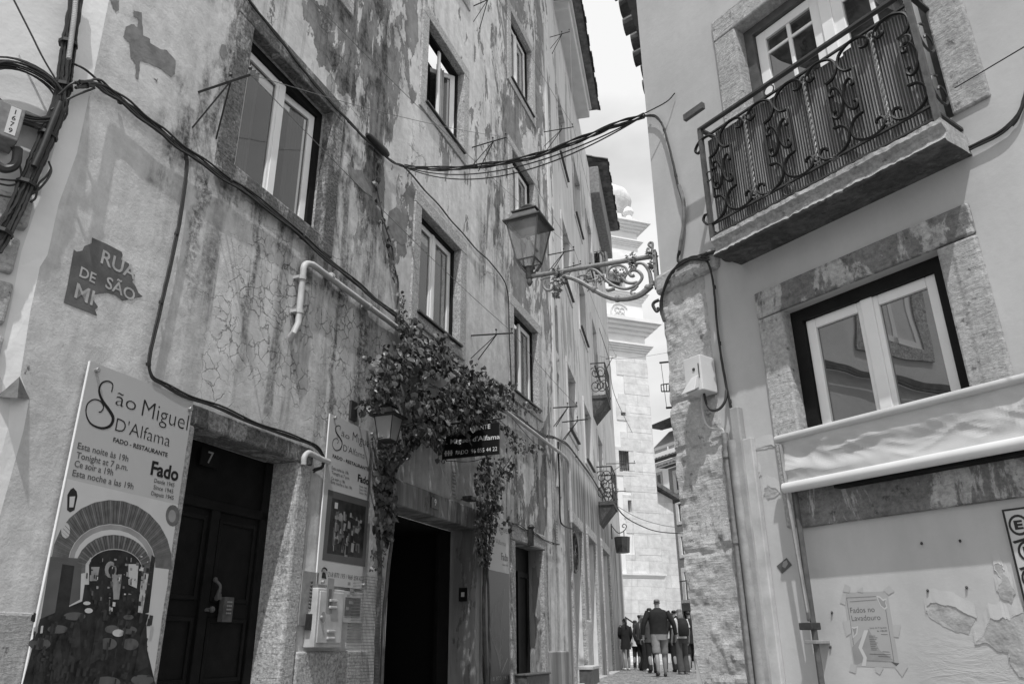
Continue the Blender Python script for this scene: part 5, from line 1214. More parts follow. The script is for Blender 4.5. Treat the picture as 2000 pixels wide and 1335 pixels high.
for z, r in ((mid, wb), (top_z - .004, wt)):
    q = rg2(r, z)
    for i in range(4): mb.tube([q[i], q[(i + 1) % 4]], .007, 5)
for p in rg2(wt, top_z) + rg2(wb, mid): mb.ball(p + Vector((0, 0, .01)), .010, 6)
part('frame', mb, M['rust'], lamp)
mb = MB(); mb.loft([rg2(wt + .026, top_z), rg2(wt + .028, top_z + .014), rg2(wt - .005, top_z + .026), rg2(.096, rf_z - .01)]); mb.loft([rg2(.112, rf_z - .012), rg2(.114, rf_z), rg2(.06, rf_z + .02)]); part('roof', mb, M['rust'], lamp, bevel=.003)
mb = MB(); mb.lathe([(.045, rf_z), (.048, rf_z + .035), (.060, rf_z + .05), (.063, cap_z - .012), (.052, cap_z), (.02, cap_z + .006)], (c.x, 0, 0), 20); part('cap', mb, M['rust'], lamp, smooth=True)
mb = MB(); mb.lathe([(.012, base_z), (.014, mid + .02), (.028, mid + .06), (.03, mid + .13), (.018, mid + .2)], (c.x, 0, 0), 12); part('bulb', mb, M['print1'], lamp, smooth=True)
mb = MB(); mb.lathe([(.006, K(0 + 402, 965).z), (.016, K(402, 950).z), (.026, K(402, 920).z), (.02, K(402, 895).z), (.03, K(402, 880).z), (.034, base_z + .01), (.05, base_z + .02)], (c.x, 0, 0), 14)
for k in range(4):
    a = math.pi / 2 * k + math.pi / 4; mb.tube(cat([Vector((c.x, 0, base_z - .03)), Vector((c.x + .05 * math.cos(a), .05 * math.sin(a), base_z - .01)), Vector((c.x + wb * 1.3 * math.cos(a), wb * 1.3 * math.sin(a), mid))], 4), .009, 5)
part('finial', mb, M['rust'], lamp, smooth=True)
def ktube(mb, pts, r, k=5, tap=None):
    q = cat([K(*p) for p in pts], k); n_ = len(q) - 1
    mb.tube(q, r if tap is None else [r + (tap - r) * i / n_ for i in range(n_ + 1)], 8)
mb = MB(); mb.tube([K(420, 862), K(1690, 652)], .0195, 12); part('arm', mb, M['ironp'], lamp, smooth=True)
mb = MB(); ktube(mb, [(730, 855), (860, 885), (960, 930), (1060, 990), (1200, 1065), (1330, 1100), (1470, 1090), (1580, 1050), (1690, 960)], .017, 6, .026)
ktube(mb, [(1690, 960), (1680, 880), (1660, 800), (1600, 730), (1520, 725)], .019, 6, .010)
for p in ((1330, 1098), (1085, 1000), (1650, 985)): mb.ball(K(*p), .03, 10)
part('lower_arm', mb, M['ironp'], lamp, smooth=True)
for pts, r, tp in (([(1100, 1000), (1095, 900), (1060, 910), (1010, 910), (985, 880), (1010, 850), (1040, 870), (1030, 890)], .010, .007),
    ([(1010, 810), (1040, 785), (1100, 800), (1160, 850), (1230, 920), (1310, 970), (1420, 995), (1520, 960), (1580, 900), (1585, 850), (1540, 805), (1480, 800), (1455, 830), (1480, 860), (1510, 850)], .012, .014),
    ([(1230, 900), (1220, 830), (1260, 770), (1330, 745), (1400, 760), (1430, 810), (1415, 860), (1370, 885), (1320, 870), (1310, 830), (1340, 815)], .011, .009),
    ([(1370, 870), (1420, 920), (1480, 935), (1540, 925)], .014, .014), ([(1545, 960), (1510, 1000), (1480, 1010), (1475, 1040), (1500, 1055), (1515, 1035)], .011, .008),
    ([(1300, 990), (1240, 1010), (1220, 1005), (1215, 995)], .016, .008), ([(620, 870), (560, 880), (515, 900)], .010, .008), ([(560, 910), (550, 960), (580, 1005), (630, 1005), (660, 970), (640, 930), (610, 940), (615, 960)], .012, .008),
    ([(900, 870), (940, 855), (990, 845), (1010, 820), (1030, 840)], .008, .007), ([(1080, 1000), (1040, 995), (1010, 1020)], .010, .005), ([(1690, 900), (1720, 930), (1735, 1000)], .008, .008), ([(1690, 560), (1660, 530), (1680, 505), (1700, 520), (1695, 600)], .012, .010), ([(1660, 610), (1640, 590), (1650, 565), (1665, 580)], .009, .007)):
    mb = MB(); ktube(mb, pts, r, 6, tp); part('scroll', mb, M['ironp'], lamp, smooth=True)
def leaves_iron(mb, cx, cy, r, n_, seed):
    r2 = random.Random(seed)
    for k in range(n_):
        a = r2.uniform(0, 6.283); d = r * r2.uniform(.3, 1); p = K(cx + d * math.cos(a), cy + d * math.sin(a)); y = r2.uniform(-.035, .035)
        u = Vector((math.cos(a), r2.uniform(-.5, .5), -math.sin(a))).normalized(); w = u.cross(Vector((0, 1, 0))).normalized(); s = r2.uniform(.016, .03); p.y = y
        mb.add([p - w * s * .4, p + u * s, p + w * s * .4, p + Vector((0, -.01, 0))], [(0, 1, 3), (1, 2, 3), (2, 0, 3)])
for cx, cy, r, k_, nm in ((1330, 840, 70, 40, 3), (1475, 670, 48, 60, 4), (1490, 740, 40, 45, 5), (720, 880, 60, 90, 6), (690, 980, 32, 50, 7), (675, 1060, 22, 50, 8), (1690, 640, 40, 70, 9), (1700, 750, 32, 50, 10), (1010, 870, 30, 20, 11), (1150, 890, 40, 26, 12), (690, 810, 40, 40, 13)):
    mb = MB(); leaves_iron(mb, cx, cy, r, k_, nm); part('cast_leaves', mb, M['ironp'], lamp)
a, b = K(1700, 600), K(1700, 1010); mb = MB(); mb.box(a.x, a.x + .03, -.035, .035, b.z, a.z); mb.bar((a.x + .02, 0, b.z + .05), (a.x + .14, 0, b.z + .05), .012); part('wall_plate', mb, M['ironp'], lamp, bevel=.004)
mb = MB(); ktube(mb, [(1770, 1110), (1720, 1135), (1705, 1170), (1740, 1230), (1760, 1220), (1755, 1190)], .014, 5, .010)
for v in mb.v: pass
solo('iron_hook', mb, M['iron'], 'black curled iron hook on the corner below the street lamp', 'hook', FK, smooth=True)

# ------------------------------------------------------------------ cables
C = lambda F, pts, o=.05, z=z0_: [P(F, *z(*p[:2]), p[2] if len(p) > 2 else o) for p in pts]
cable('cable_bundle', 'thick bundle of black cables running along the left facade from its corner', 'cable', C(FL, [(150, 168, .16), (185, 165, .10), (215, 182), (260, 215), (310, 255), (360, 293), (420, 335), (480, 375), (560, 435), (620, 490), (690, 548), (740, 590), (790, 630), (850, 690), (910, 745), (970, 795), (1010, 812), (1045, 838), (1068, 852)], .045), FL, 7, .012, .034)
cable('cable_bundle', 'cable line continuing along the streaked house towards the far end', 'cable', C(FC, [(1068, 852), (1090, 858), (1110, 872), (1141, 912), (1165, 948), (1190, 990)], .05), FC, 4, .014, .03)
cable('cable_bundle', 'cables dropping beside the painted street name and over the doorway numbered 7', 'cable', C(FL, [(362, 296), (364, 330), (352, 420), (338, 490), (322, 560), (308, 620), (292, 690), (292, 725), (310, 745), (365, 772), (440, 800), (520, 835), (585, 856), (620, 875), (632, 895), (628, 910), (612, 918)], .045), FL, 5, .009, .022, wig=.006)
cable('cable_bundle', 'cable climbing above the large left window to the black splice', 'cable', C(FL, [(460, -40), (500, 20), (560, 95), (610, 160), (660, 215), (700, 258), (735, 290), (770, 318), (790, 326)], .05), FL, 4, .010, .018)
mb = MB(); a, b = C(FL, [(716, 262), (758, 304)], .06); d = b - a; mb.tube([a, a + d * .1, a + d * .3, a + d * .8, a + d * .95, b], [.02, .045, .055, .055, .04, .02], 10); solo('cable_splice', mb, M['cable'], 'fat black cable splice on the left facade', 'cable splice', FL, smooth=True)
cable('cable_bundle', 'single dark cable arching over the middle left window and down beside the next', 'cable', C(FL, [(790, 326), (822, 362), (858, 402), (890, 440), (925, 480), (955, 510), (980, 540), (992, 575), (994, 640), (997, 720), (1000, 800)], .035), FL, 2, .012, .012)
cable('grey_cable', 'thin cable hanging under the white pipe end on the left facade', 'cable', C(FL, [(1090, 862, .05), (1092, 920, .04), (1093, 960, .04), (1094, 1010, .04), (1100, 1025, .04), (1118, 1032, .04)], .04), FL, 1, .016, 0)
cable('grey_cable', 'sagging cable over the third doorway', 'cable', C(FL, [(993, 1020), (1010, 1025), (1030, 1035), (1050, 1045), (1070, 1058), (1092, 1062)], .04), FL, 3, .010, .02)
mb = MB(); v = P(FL, 1034, 1035, .05); mb.box(v.x - .05, v.x + .05, -.10, -.03, v.z - .25, v.z + .02); mb.lathe([(.03, v.z), (.07, v.z + .05), (.02, v.z + .1)], (v.x, -.08, 0), 8)
for k in range(5): mb.bar((v.x - .05 + k * .025, -.105, v.z - .25), (v.x - .05 + k * .025, -.105, v.z), .004)
solo('wall_light', mb, M['iron'], 'small caged wall light on the third doorway lintel', 'light', FL)
# across the street
A0 = FL.m @ P(FL, 790, 326, .06); B0 = FR.m @ P(FR, 1258, 226, .04)
sag = [(840, 330), (900, 329), (960, 322), (1020, 312), (1080, 294), (1140, 270), (1200, 246)]
span = [A0]
for i, p in enumerate(sag):
    t = (p[0] - 790) / (1258 - 790); q = ray(*p)
    # depth along the straight line between both ends at this bearing
    a2 = Vector((A0.x, A0.y)); d2 = Vector((B0.x - A0.x, B0.y - A0.y)); r2 = Vector((q.x, q.y))
    den = r2.x * d2.y - r2.y * d2.x; s_ = (a2.x * d2.y - a2.y * d2.x) / den; span.append(q * s_)
span.append(B0)
cable('cable_bundle', 'sagging bundle of cables spanning the street between the two buildings', 'cable', span, FW, 6, .008, .024)
for j in (1, 2, 3):
    q = [A0 + (B0 - A0) * t + Vector((0, 0, -.55 * 4 * t * (1 - t) * (.42 + .13 * j))) for t in [i / 16 for i in range(17)]]
    if j < 3: cable('cable', ('upper' if j == 1 else 'second') + ' thin wire strung across the street beside the cable bundle', 'cable', q, FW, 1, .0065, 0)
cable('cable_bundle', 'cables bending down the right building from the street crossing to the pier cap', 'cable', C(FR, [(1258, 226), (1278, 227), (1292, 240), (1303, 272), (1315, 320), (1325, 365), (1335, 400), (1336, 440), (1330, 480), (1324, 505), (1330, 515)], .03), FR, 4, .0065, .014, wig=.004)
mb = MB(); q = cat(C(FR, [(1326, 362), (1335, 395), (1335, 440), (1327, 490)], .036), 5); mb.tube(q, [.013 + .004 * random.random() for _ in q], 8); solo('cable_sleeve', mb, M['cable2'], 'rough taped sleeve on the right building cables', 'cable sleeve', FR)
cable('cable_bundle', 'cables fanning under the balcony from the pier cap', 'cable', C(FR, [(1322, 518), (1345, 505), (1370, 499), (1400, 492), (1440, 505, .02), (1600, 428, .02), (1750, 358, .02), (1880, 298, .02), (1960, 255, .02), (1990, 225, .02), (2010, 170, .02)], .05), FR, 4, .007, .014, wig=.004)
cable('cable_bundle', 'cables curling round the pier corner below its cap', 'cable', C(FR, [(1385, 505, .07), (1350, 505, .075), (1325, 518, .075), (1305, 545, .06), (1293, 580, .04), (1292, 605, .03), (1298, 625, .03)], .05), FR, 4, .007, .016, wig=.004)
cable('cable_bundle', 'long dark cables falling beside the pier to the white trunking', 'cable', C(FR, [(1372, 500, .08), (1385, 515, .05), (1393, 545), (1397, 580), (1402, 640), (1410, 700), (1420, 755), (1432, 810), (1442, 850), (1450, 880)], .025), FR, 4, .007, .012, wig=.004)
cable('cable', 'fine wire from the balcony to the right edge', 'cable', [P(FR, 1865, 172, .25), P(FR, 2010, 86, .6)], FR, 1, .003, 0, k=2)
cable('cable', 'fine stay wire at the corner above the crossing cables', 'cable', [P(FR, 1318, 182, .02), P(FR, 1300, 200, .06), P(FR, 1250, 226, .15)], FR, 1, .005, 0)
# far left corner: vertical bundle, coil, box
FBp = lambda pts, o=.06: [P(FB, *p[:2], p[2] if len(p) > 2 else o) for p in pts]
cable('cable_bundle', 'thick vertical cable bundle on the corner at the left edge', 'cable', FBp([(152, -60), (146, 0), (137, 60), (130, 110), (126, 150), (120, 190), (104, 240), (82, 290), (62, 335), (40, 385), (18, 430), (-10, 480)], .11), FB, 18, .0115, .075, wig=.012)
mb = MB(); q = cat(FBp([(150, -40), (146, 20), (140, 70), (134, 115)], .20), 30); mb.tube(q, [.014 + .004 * (i % 2) for i in range(len(q))], 10); solo('corrugated_conduit', mb, M['pipe'], 'pale ribbed conduit inside the corner bundle', 'conduit', FB)
mb = MB(); q = cat(FBp([(118, 200), (100, 245), (82, 290), (66, 325)], .17), 5); mb.tube(q, .020, 10); solo('cable_sleeve', mb, M['cable'], 'smooth dark sleeve low on the corner bundle', 'cable sleeve', FB, smooth=True)
mb = MB(); cc = P(FB, 45, 180, .10); e = P(FB, 45, 133, .10); ra = e.z - cc.z; r2 = random.Random(3)
for k in range(9):
    rx = ra * (1.22 + .035 * k + r2.uniform(-.03, .03)); rz = ra * (.93 + .034 * k + r2.uniform(-.03, .03)); y = -.08 - .022 * (k % 4); ox, oz = r2.uniform(-.022, .022), r2.uniform(-.022, .022)
    mb.tube([(cc.x + ox + rx * math.cos(R_(t)), y, cc.z + oz + rz * math.sin(R_(t))) for t in range(0, 360, 12)], r2.uniform(.0055, .009), 6, True)
solo('cable_coil', mb, M['cable'], 'round coil of spare black cable left of the corner bundle', 'cable coil', FB, smooth=True)
t = thing('junction_box', 'grey junction box labelled 1679 under the cable coil', 'box', FB, P(FB, 20, 275, .1))
a = P(FB, 0, 192, .22); b = P(FB, 52, 215, .22); d_ = P(FB, 38, 278, .22)
mb = MB(); mb.box(a.x - .14, b.x, -.22, -.02, d_.z, b.z); part('body', mb, M['cable2'], t, bevel=.008)
mb = MB(); mb.box(b.x - .085, b.x - .025, -.2225, -.2195, d_.z + .03, b.z - .015); mb.m = 1
hz = (b.z - d_.z - .06) / 4
for i, ch in enumerate('1679'): text(mb, ch, b.x - .055, b.z - .022 - hz * (i + .92), None, hz * .72, -.2235, .01, align='c')
part('number_label', mb, [M['print1'], M['ink']], t)
mb = MB(); mb.tube(cat(FBp([(35, 290), (30, 320), (10, 330), (-10, 320)], .14), 5), .03, 8); solo('cable_gland', mb, M['iron'], 'dark bent gland below the junction box', 'cable gland', FB, smooth=True)
for i, pts in enumerate(([(20, 285), (36, 315), (42, 345), (30, 352), (0, 350)], [(-5, 358), (20, 362), (40, 355), (60, 335), (80, 290)], [(100, 330), (90, 345), (75, 360), (70, 385), (60, 395)], [(27, 0), (60, 65), (85, 115), (115, 165)], [(-5, 380), (25, 385), (60, 380), (85, 360), (100, 335), (95, 315)])):
    cable('loose_cable', ('loose cable looping out of the junction box', 'loose black cable crossing low behind the bundle', 'loose cable end beside the bundle foot', 'single wire coming down to the coil from above', 'longest loose cable loop at the bundle foot')[i], 'cable', FBp(pts, .12), FB, 1, .007, 0)
for i, pts in enumerate(([(125, 118, .1), (165, 135, .12), (205, 170, .05)], [(115, 185, .16), (150, 160, .16), (200, 172, .07), (250, 205, .05)], [(100, 215, .12), (140, 190, .14), (185, 172, .1)])):
    q = [FL.m.inverted() @ (FB.m @ P(FB, *p)) if p[0] < 150 else P(FL, *p) for p in pts]
    cable('loose_cable', ('thin cable arching over the corner from the bundle', 'cable swinging from the bundle onto the facade', 'cable crossing the white corner strip')[i], 'cable', q, FL, 1, .008, 0)

# ------------------------------------------------------------------ clothesline brackets and lines
def bracket(F, wp, tip, label, drop=.38, r=.011, mat='iron', post=True, second=None):
    a = P(F, *wp, 0); b = PZ(F, *tip, a.z)
    if b.y > -.2: b = Vector((a.x, -.6, a.z))
    b.y = max(b.y, -1.1); b.x = a.x + max(-.5, min(.5, b.x - a.x))
    mb = MB(); mb.bar(a, b, r * 1.25); m1 = a + (b - a) * .62
    mb.bar((a.x, 0, a.z - drop), m1, r * .8)
    if post: mb.bar((a.x + .28, 0, a.z - drop * .8), m1, r * .8)
    for f in (.6, .97): v = a + (b - a) * f; mb.tube([v, v + Vector((0, 0, .07))], .006, 5); mb.ball(v + Vector((0, 0, .075)), .018, 6)
    solo('clothesline_bracket', mb, M[mat], label, 'bracket', F, 'clothesline brackets on the facades'); return F.m @ b
tips = {}
for k, F, wp, tip, lb in (('a', FL, (388, 180), (490, 146), 'clothesline bracket left of the big near window'), ('b', FL, (920, 655), (1002, 650), 'clothesline bracket just above the vine crown'), ('c', FL, (922, 288), (990, 268), 'clothesline bracket below the upper middle window'), ('d', FL, (925, 12), (970, -8), 'clothesline bracket at the top edge of the photo'), ('e', FC, (1062, 258), (1120, 248), 'heavy clothesline bracket above the crossing cables'), ('f', FC, (1070, 498), (1122, 488), 'clothesline bracket right behind the street lantern'), ('g', FC, (1098, 525), (1135, 515), 'short clothesline bracket behind the lamp arm'), ('h', FC, (1080, 796), (1128, 793), 'clothesline bracket right of the vine with a dark arm'), ('i', FC, (1098, 824), (1148, 818), 'pale clothesline bracket beneath the dark armed one'), ('j', FC, (1074, 73), (1113, 62), 'clothesline bracket high under the eaves'), ('k', FC, (1160, 492), (1181, 489), 'bracket with hanging laundry at the far end'), ('l', FC, (1183, 701), (1204, 697), 'bracket above the upper far balcony'), ('m', FC, (1184, 905), (1241, 904), 'long bracket above the lower far balcony'), ('n', FC, (1185, 960), (1222, 958), 'bracket in front of the lower far balcony')):
    tips[k] = bracket(F, wp, tip, lb)
tips['z0'] = FL.m @ P(FL, 603, -5, .5); tips['z1'] = FL.m @ P(FL, 690, 0, .5); tips['z2'] = FC.m @ P(FC, 1200, 1010, .6)
for a, b, lb in (('a', 'b', 'taut clothesline crossing the big near window'), ('z0', 'f', 'long clothesline from the top edge down to the lantern'), ('d', 'e', 'clothesline high between two upper brackets'), ('c', 'f', 'clothesline passing behind the lantern'), ('b', 'h', 'clothesline leaving the vine bracket to the right'), ('j', 'e', 'short clothesline under the eaves'), ('e', 'k', 'clothesline to the laundry bracket'), ('f', 'l', 'clothesline along the streaked house'), ('a', 'c', 'upper clothesline from the near bracket')):
    p, q = tips[a], tips[b]; dn = Vector((0, 0, -.012 * (p - q).length))
    pts = [p + (q - p) * t + dn * 4 * t * (1 - t) for t in (0, .25, .5, .75, 1)]
    cable('clothesline', lb, 'clothesline', pts, FW, 1, .0035, 0, 'cable2', 'clotheslines', k=3, wig=0)
for i, (px, py, h_, m_) in enumerate(((1168, 505, .9, 'clothD'), (1179, 508, .9, 'clothG'))):
    b = FC.m.inverted() @ tips['k']; x = b.x; y = b.y + .35 - i * .3; mb = MB(); n_ = 8; g_ = []
    for j in range(7): g_.append([(x + .05 * math.sin(k * 1.7 + j * .4) + .1, y - .14 + .28 * k / n_ * (1 - .25 * math.sin(j)), b.z - h_ * j / 6) for k in range(n_ + 1)])
    for r0, r1 in zip(g_, g_[1:]):
        for k in range(n_): mb.quad(r0[k], r0[k + 1], r1[k + 1], r1[k])
    o = solo('laundry', mb, M[m_], ('black' if i == 0 else 'grey') + ' garment hanging on the far bracket beside the tower', 'laundry', FC, smooth=True)
# small hanging planter sign with a scroll arm at the far end
v = P(FC, 1196, 1040, .02); x = v.x; mb = MB(); t = thing('hanging_planter', 'black hanging planter on a curled arm at the far end of the street', 'planter', FC, (x, -.3, v.z - .5))
o1 = PZ(FC, 1211, 1040, v.z)
mb.tube(cat([Vector((x, 0, v.z + .25)), Vector((x, -.2, v.z)), Vector((x, -.4, v.z + .05)), Vector((x, -.5, v.z + .2)), Vector((x, -.42, v.z + .28)), Vector((x, -.36, v.z + .2)), Vector((x, -.43, v.z + .16))], 5), .016, 5); mb.bar((x, 0, v.z + .3), (x, 0, v.z - .2), .02); mb.bar((x, -.4, v.z + .05), (x, -.4, v.z - .15), .014); part('arm', mb, M['iron'], t)
mb = MB(); mb.loft([[(x + r * math.cos(a), -.33 + r * math.sin(a), v.z + z) for a in [k * math.pi / 4 for k in range(8)]] for r, z in ((.22, -.65), (.26, -.15), (.23, -.15), (.2, -.5))]); part('pot', mb, M['iron'], t)

# ------------------------------------------------------------------ church tower
def at(px, py, Y): q = ray(px, py); return q * (Y / q.y)
TW = at(1305, 1253, 40); TW.z = 0
FT = frame(R_(70), TW)
T = lambda x, y, o=0: P(FT, x, y, o)
tw = thing('church_tower', 'tall white church tower with cornices, a belfry opening and pale corner stones', 'tower', FT, (0, 0, -1))
zb = [T(1300, y).z for y in (1127,)][0]
zc1 = T(1250, 585).z; zc2 = T(1260, 650).z; zc3 = T(1265, 688).z; ztop = T(1240, 440).z
XT = -8.0
bel0, bel1 = T(1186, 540), T(1219, 540); bz0, bz1 = T(1200, 580).z, T(1200, 512).z
wins = []
for (xa, xb, ya, yb) in ((1211.5, 1221, 787, 811), (1226, 1233.5, 976, 1002), (1232, 1240, 1092, 1117)):
    a = T(xa, (ya + yb) / 2); b = T(xb, (ya + yb) / 2); wins.append((a.x, b.x, T(xa, yb).z, T(xa, ya).z))
gb = (T(1209, 905).x, T(1238, 905).x, T(1222, 921).z, T(1222, 880).z)
ops = [(*w, .5, 0) for w in wins] + [(*gb, .35, 0), (bel0.x, bel1.x, bz0, bz1 - .6, .7, 0)]
mb = MB(); wall(mb, XT, 0, -1, ztop, ops); mb.quad((0, 0, -1), (0, 8, -1), (0, 8, ztop), (0, 0, ztop)); mb.quad((XT, 8, -1), (XT, 0, -1), (XT, 0, ztop), (XT, 8, ztop)); mb.quad((XT, 0, ztop), (0, 0, ztop), (0, 8, ztop), (XT, 8, ztop))
part('wall', mb, M['tower'], tw)
mb = MB(); q = T(1240, 900).x
zq0 = zb
i = 0; z = zb
while z < zc3 - 1:                             # corner stones of pale ashlar
    h = 1.05; w = (1.9, 1.5)[i % 2]; mb.box(-w, .02, -.03, .5, z + .01, min(z + h - .01, zc3 - .4)); z += h; i += 1
mb.box(XT, -4.1, -.03, .3, zb, zb + 12)
part('corner_stones', mb, M['ashlar'], tw)
mb = MB(); mb.box(XT, .05, -.06, .5, -1.0, zb - .1); part('stone_base', mb, M['ashlar'], tw)
def cornice(z, h, pr, nm='cornice'):
    mb = MB(); k = 4
    for i in range(k): mb.box(XT - pr, pr * (i + 1) / k, -pr * (i + 1) / k, 8 + pr, z + h * i / k, z + h * (i + 1) / k - (.004 if i < k - 1 else 0))
    part(nm, mb, M['tower'], tw)
cornice(zb - .12, .26, .14, 'base_moulding'); cornice(zc3 - .12, .45, .35); cornice(zc2 - .25, .75, .75); cornice(zc1 - .2, .55, .35)
cornice(ztop - .55, .55, .65); cornice(ztop - 1.5, .35, .28)
mb = MB(); mb.box(XT + .5, -.6, .5, 7, ztop, ztop + 1.0); part('parapet', mb, M['tower'], tw, bevel=.05)
v = T(1188, 398, -3); mb = MB(); mb.lathe([(1.1, ztop + .9), (.95, ztop + 1.5), (1.0, v.z - 1.0), (1.35, v.z - .5), (1.5, v.z), (1.3, v.z + .6), (.8, v.z + 1.0), (.25, v.z + 1.2)], (v.x, 3, 0), 24); part('dome', mb, M['ashlar'], tw, smooth=True)
v = T(1228, 430, -1); mb = MB(); mb.lathe([(.25, ztop + .95), (.2, ztop + 1.2), (.35, ztop + 1.45), (.25, ztop + 1.7), (.06, ztop + 1.9)], (v.x, 1, 0), 12); part('urn', mb, M['tower'], tw, smooth=True)
# belfry: arch, louvred dark top, frame
bx = (bel0.x + bel1.x) / 2; br = (bel1.x - bel0.x) / 2; zs_ = bz1 - br
mb = MB(); fr0, fr1 = bel0.x - .55, bel1.x + .55
arcp = [(bx + br * math.cos(R_(t)), zs_ + br * math.sin(R_(t))) for t in range(0, 181, 12)]
mb.poly([(fr0, bz0), (bel0.x, bz0)] + arcp[::-1][0:0] + [(bel0.x, zs_)] + arcp[::-1][1:8] + [(bx, bz1 + .5), (fr0, bz1 + .5)], -.08, .08)
mb.poly([(fr1, bz0), (fr1, bz1 + .5), (bx, bz1 + .5)] + [arcp[7]] + arcp[:7][::-1] + [(bel1.x, bz0)], -.08, .08)
mb.box(bx - .22, bx + .22, -.2, 0, bz1 + .02, bz1 + .55); part('belfry_arch', mb, M['tower'], tw)
mb = MB(); mb.box(bel0.x, bel1.x, .6, .65, bz0, bz1 + .2)
part('bell_chamber', mb, M['rust'], tw)
mb = MB(); mb.poly(arcp + [(bel0.x, zs_ - .5), (bel1.x, zs_ - .5)], .30, .1); part('louvre', mb, M['steel'], tw)
# emblem
v = T(1210, 610); mb = MB(); r = .55
mb.tube([(v.x + r * math.cos(R_(t)), -.02, v.z + r * math.sin(R_(t))) for t in range(30, 331, 12)], .05, 6)
for k in range(4):
    a = k * math.pi / 2 + math.pi / 4; mb.tube([(v.x + .22 * math.cos(a) + .15 * math.cos(R_(t)), -.02, v.z + .22 * math.sin(a) + .15 * math.sin(R_(t))) for t in range(0, 360, 30)], .04, 5, True)
mb.tube([(v.x - 2.2, -.02, v.z - .95), (v.x - .4, -.02, v.z - .95), (v.x, -.02, v.z - .75), (v.x + .4, -.02, v.z - .95), (v.x + 2.0, -.02, v.z - .95)], .04, 5)
part('emblem', mb, M['ashlar'], tw)
for w in wins:
    mb = MB(); ringframe(mb, w[0] - .25, w[1] + .25, w[2] - .25, w[3] + .25, .252, -.04, .1); mb.box(w[0], w[1], .48, .5, w[2], w[3]); mb.m = 1
    mb.m = 1; mb.box(w[0], w[1], .46, .48, w[2], w[3]); part('slit_window', mb, [M['ashlar'], M['black']], tw)
mb = MB(); ringframe(mb, gb[0] - .2, gb[1] + .2, gb[2] - .2, gb[3] + .2, .202, -.04, .1); mb.m = 1; mb.box(gb[0], gb[1], .3, .34, gb[2], gb[3]); mb.m = 2
for k in range(7): x = gb[0] + (gb[1] - gb[0]) * (k + .5) / 7; mb.tube([(x, .05, gb[2]), (x, .05, gb[3])], .02, 5)
for k in range(3): z = gb[2] + (gb[3] - gb[2]) * (k + .5) / 3; mb.tube([(gb[0], .05, z), (gb[1], .05, z)], .02, 5)
part('barred_window', mb, [M['ashlar'], M['print4'], M['iron']], tw)
# lower annex right of the tower
a0 = T(1283, 960, -.6); a1 = T(1314, 985, -.6); gzT = -1.0
t = thing('annex', 'low pale annex with a small tiled lean-to roof against the church tower', 'building', FT, (.8, .6, -1))
mb = MB(); x0, x1 = .0, a1.x; zt0, zt1 = T(1284, 952, -.6).z, T(1312, 975, -.6).z
mb.add([(x0, .6, gzT), (x1, .6, gzT), (x1, .6, zt1), (x0, .6, zt0), (x0, 6, gzT), (x1, 6, gzT), (x1, 6, zt1), (x0, 6, zt0)], [(0, 1, 2, 3), (1, 5, 6, 2), (3, 2, 6, 7), (0, 3, 7, 4)]); part('wall', mb, M['ashlar'], t)
mb = MB(); e = .35
mb.add([(x0, .2, zt0 + .1), (x1 + e, .2, zt1 - .12), (x1 + e, 6, zt1 - .12), (x0, 6, zt0 + .1), (x0, .2, zt0 + .35), (x1 + e, .2, zt1 + .1), (x1 + e, 6, zt1 + .1), (x0, 6, zt0 + .35)], [(0, 1, 5, 4), (1, 2, 6, 5), (4, 5, 6, 7), (3, 2, 1, 0)]); part('roof', mb, M['tile'], t)

# ------------------------------------------------------------------ houses beyond the pier
o_ = at(1330, 1150, 44); o_.z = 0; FD = frame(R_(-27), o_, False)
D = lambda x, y, o=0: P(FD, x, y, o)
hd = thing('town_house', 'grey town house with white framed windows seen between the tower and the pier', 'house', FD, (D(1320, 1150).x + 1, 0, -1))
x0 = D(1312, 1000).x; x1 = D(1400, 1000).x + 2; zt = D(1316, 912).z
wl_ = []
for (xa, ya, xb, yb) in ((1319, 925, 1336, 953), (1324, 984, 1335, 1016), (1327, 1048, 1342, 1081), (1331, 1117, 1350, 1170)):
    a = D(xa, ya); b = D(xb, yb); wl_.append((a.x, a.x + 1.1 if True else b.x, b.z, a.z))
xw = wl_[1][0]; wl_ = [(xw, xw + 1.15, w[2], w[3]) for w in wl_]
ops = [(*w, .12, 0) for w in wl_] + [(w[0] + 2.2, w[1] + 2.2, w[2], w[3], .12, 0) for w in wl_]
mb = MB(); wall(mb, x0, x1, -1, zt, ops); mb.quad((x0, 7, -1), (x0, 0, -1), (x0, 0, zt), (x0, 7, zt)); part('wall', mb, M['clothG'] if False else M['steel'], hd)
for w in ops:
    surround(hd, w[0], w[1], w[2], w[3], .22, M['tower'], .03, 'window_surround')
    win(hd, w[0], w[1], w[2], w[3], .08, lining=.05, w=.1, mull=.12, dark='iron', pane='pane')
    mb = MB()
    for k in (1, 2): z = w[2] + (w[3] - w[2]) * k / 3; mb.box(w[0] + .1, w[1] - .1, .062, .085, z - .035, z + .035)
    part('glazing_bars', mb, M['white'], hd)
tiles(hd, x0 - .3, x1, zt + .1, .5, M['tile'], 2.0, .35, .3)
a = wl_[3]; mb = MB(); mb.box(x0 + .0, a[1] + 1.2, -.8, 0, a[2] - .2, a[2] - .05); bl = part('balcony', mb, M['lime'], hd)
mb = MB(); k = x0
mb.bar((x0, -.78, a[2] + .9), (a[1] + 1.2, -.78, a[2] + .9), .03)
while k < a[1] + 1.2: mb.tube([(k, -.78, a[2] - .05), (k, -.78, a[2] + .9)], .012, 4); k += .11
for yy in (-.6, -.4, -.2): mb.tube([(x0, yy, a[2] - .05), (x0, yy, a[2] + .9)], .012, 4)
part('railing', mb, M['iron'], bl)
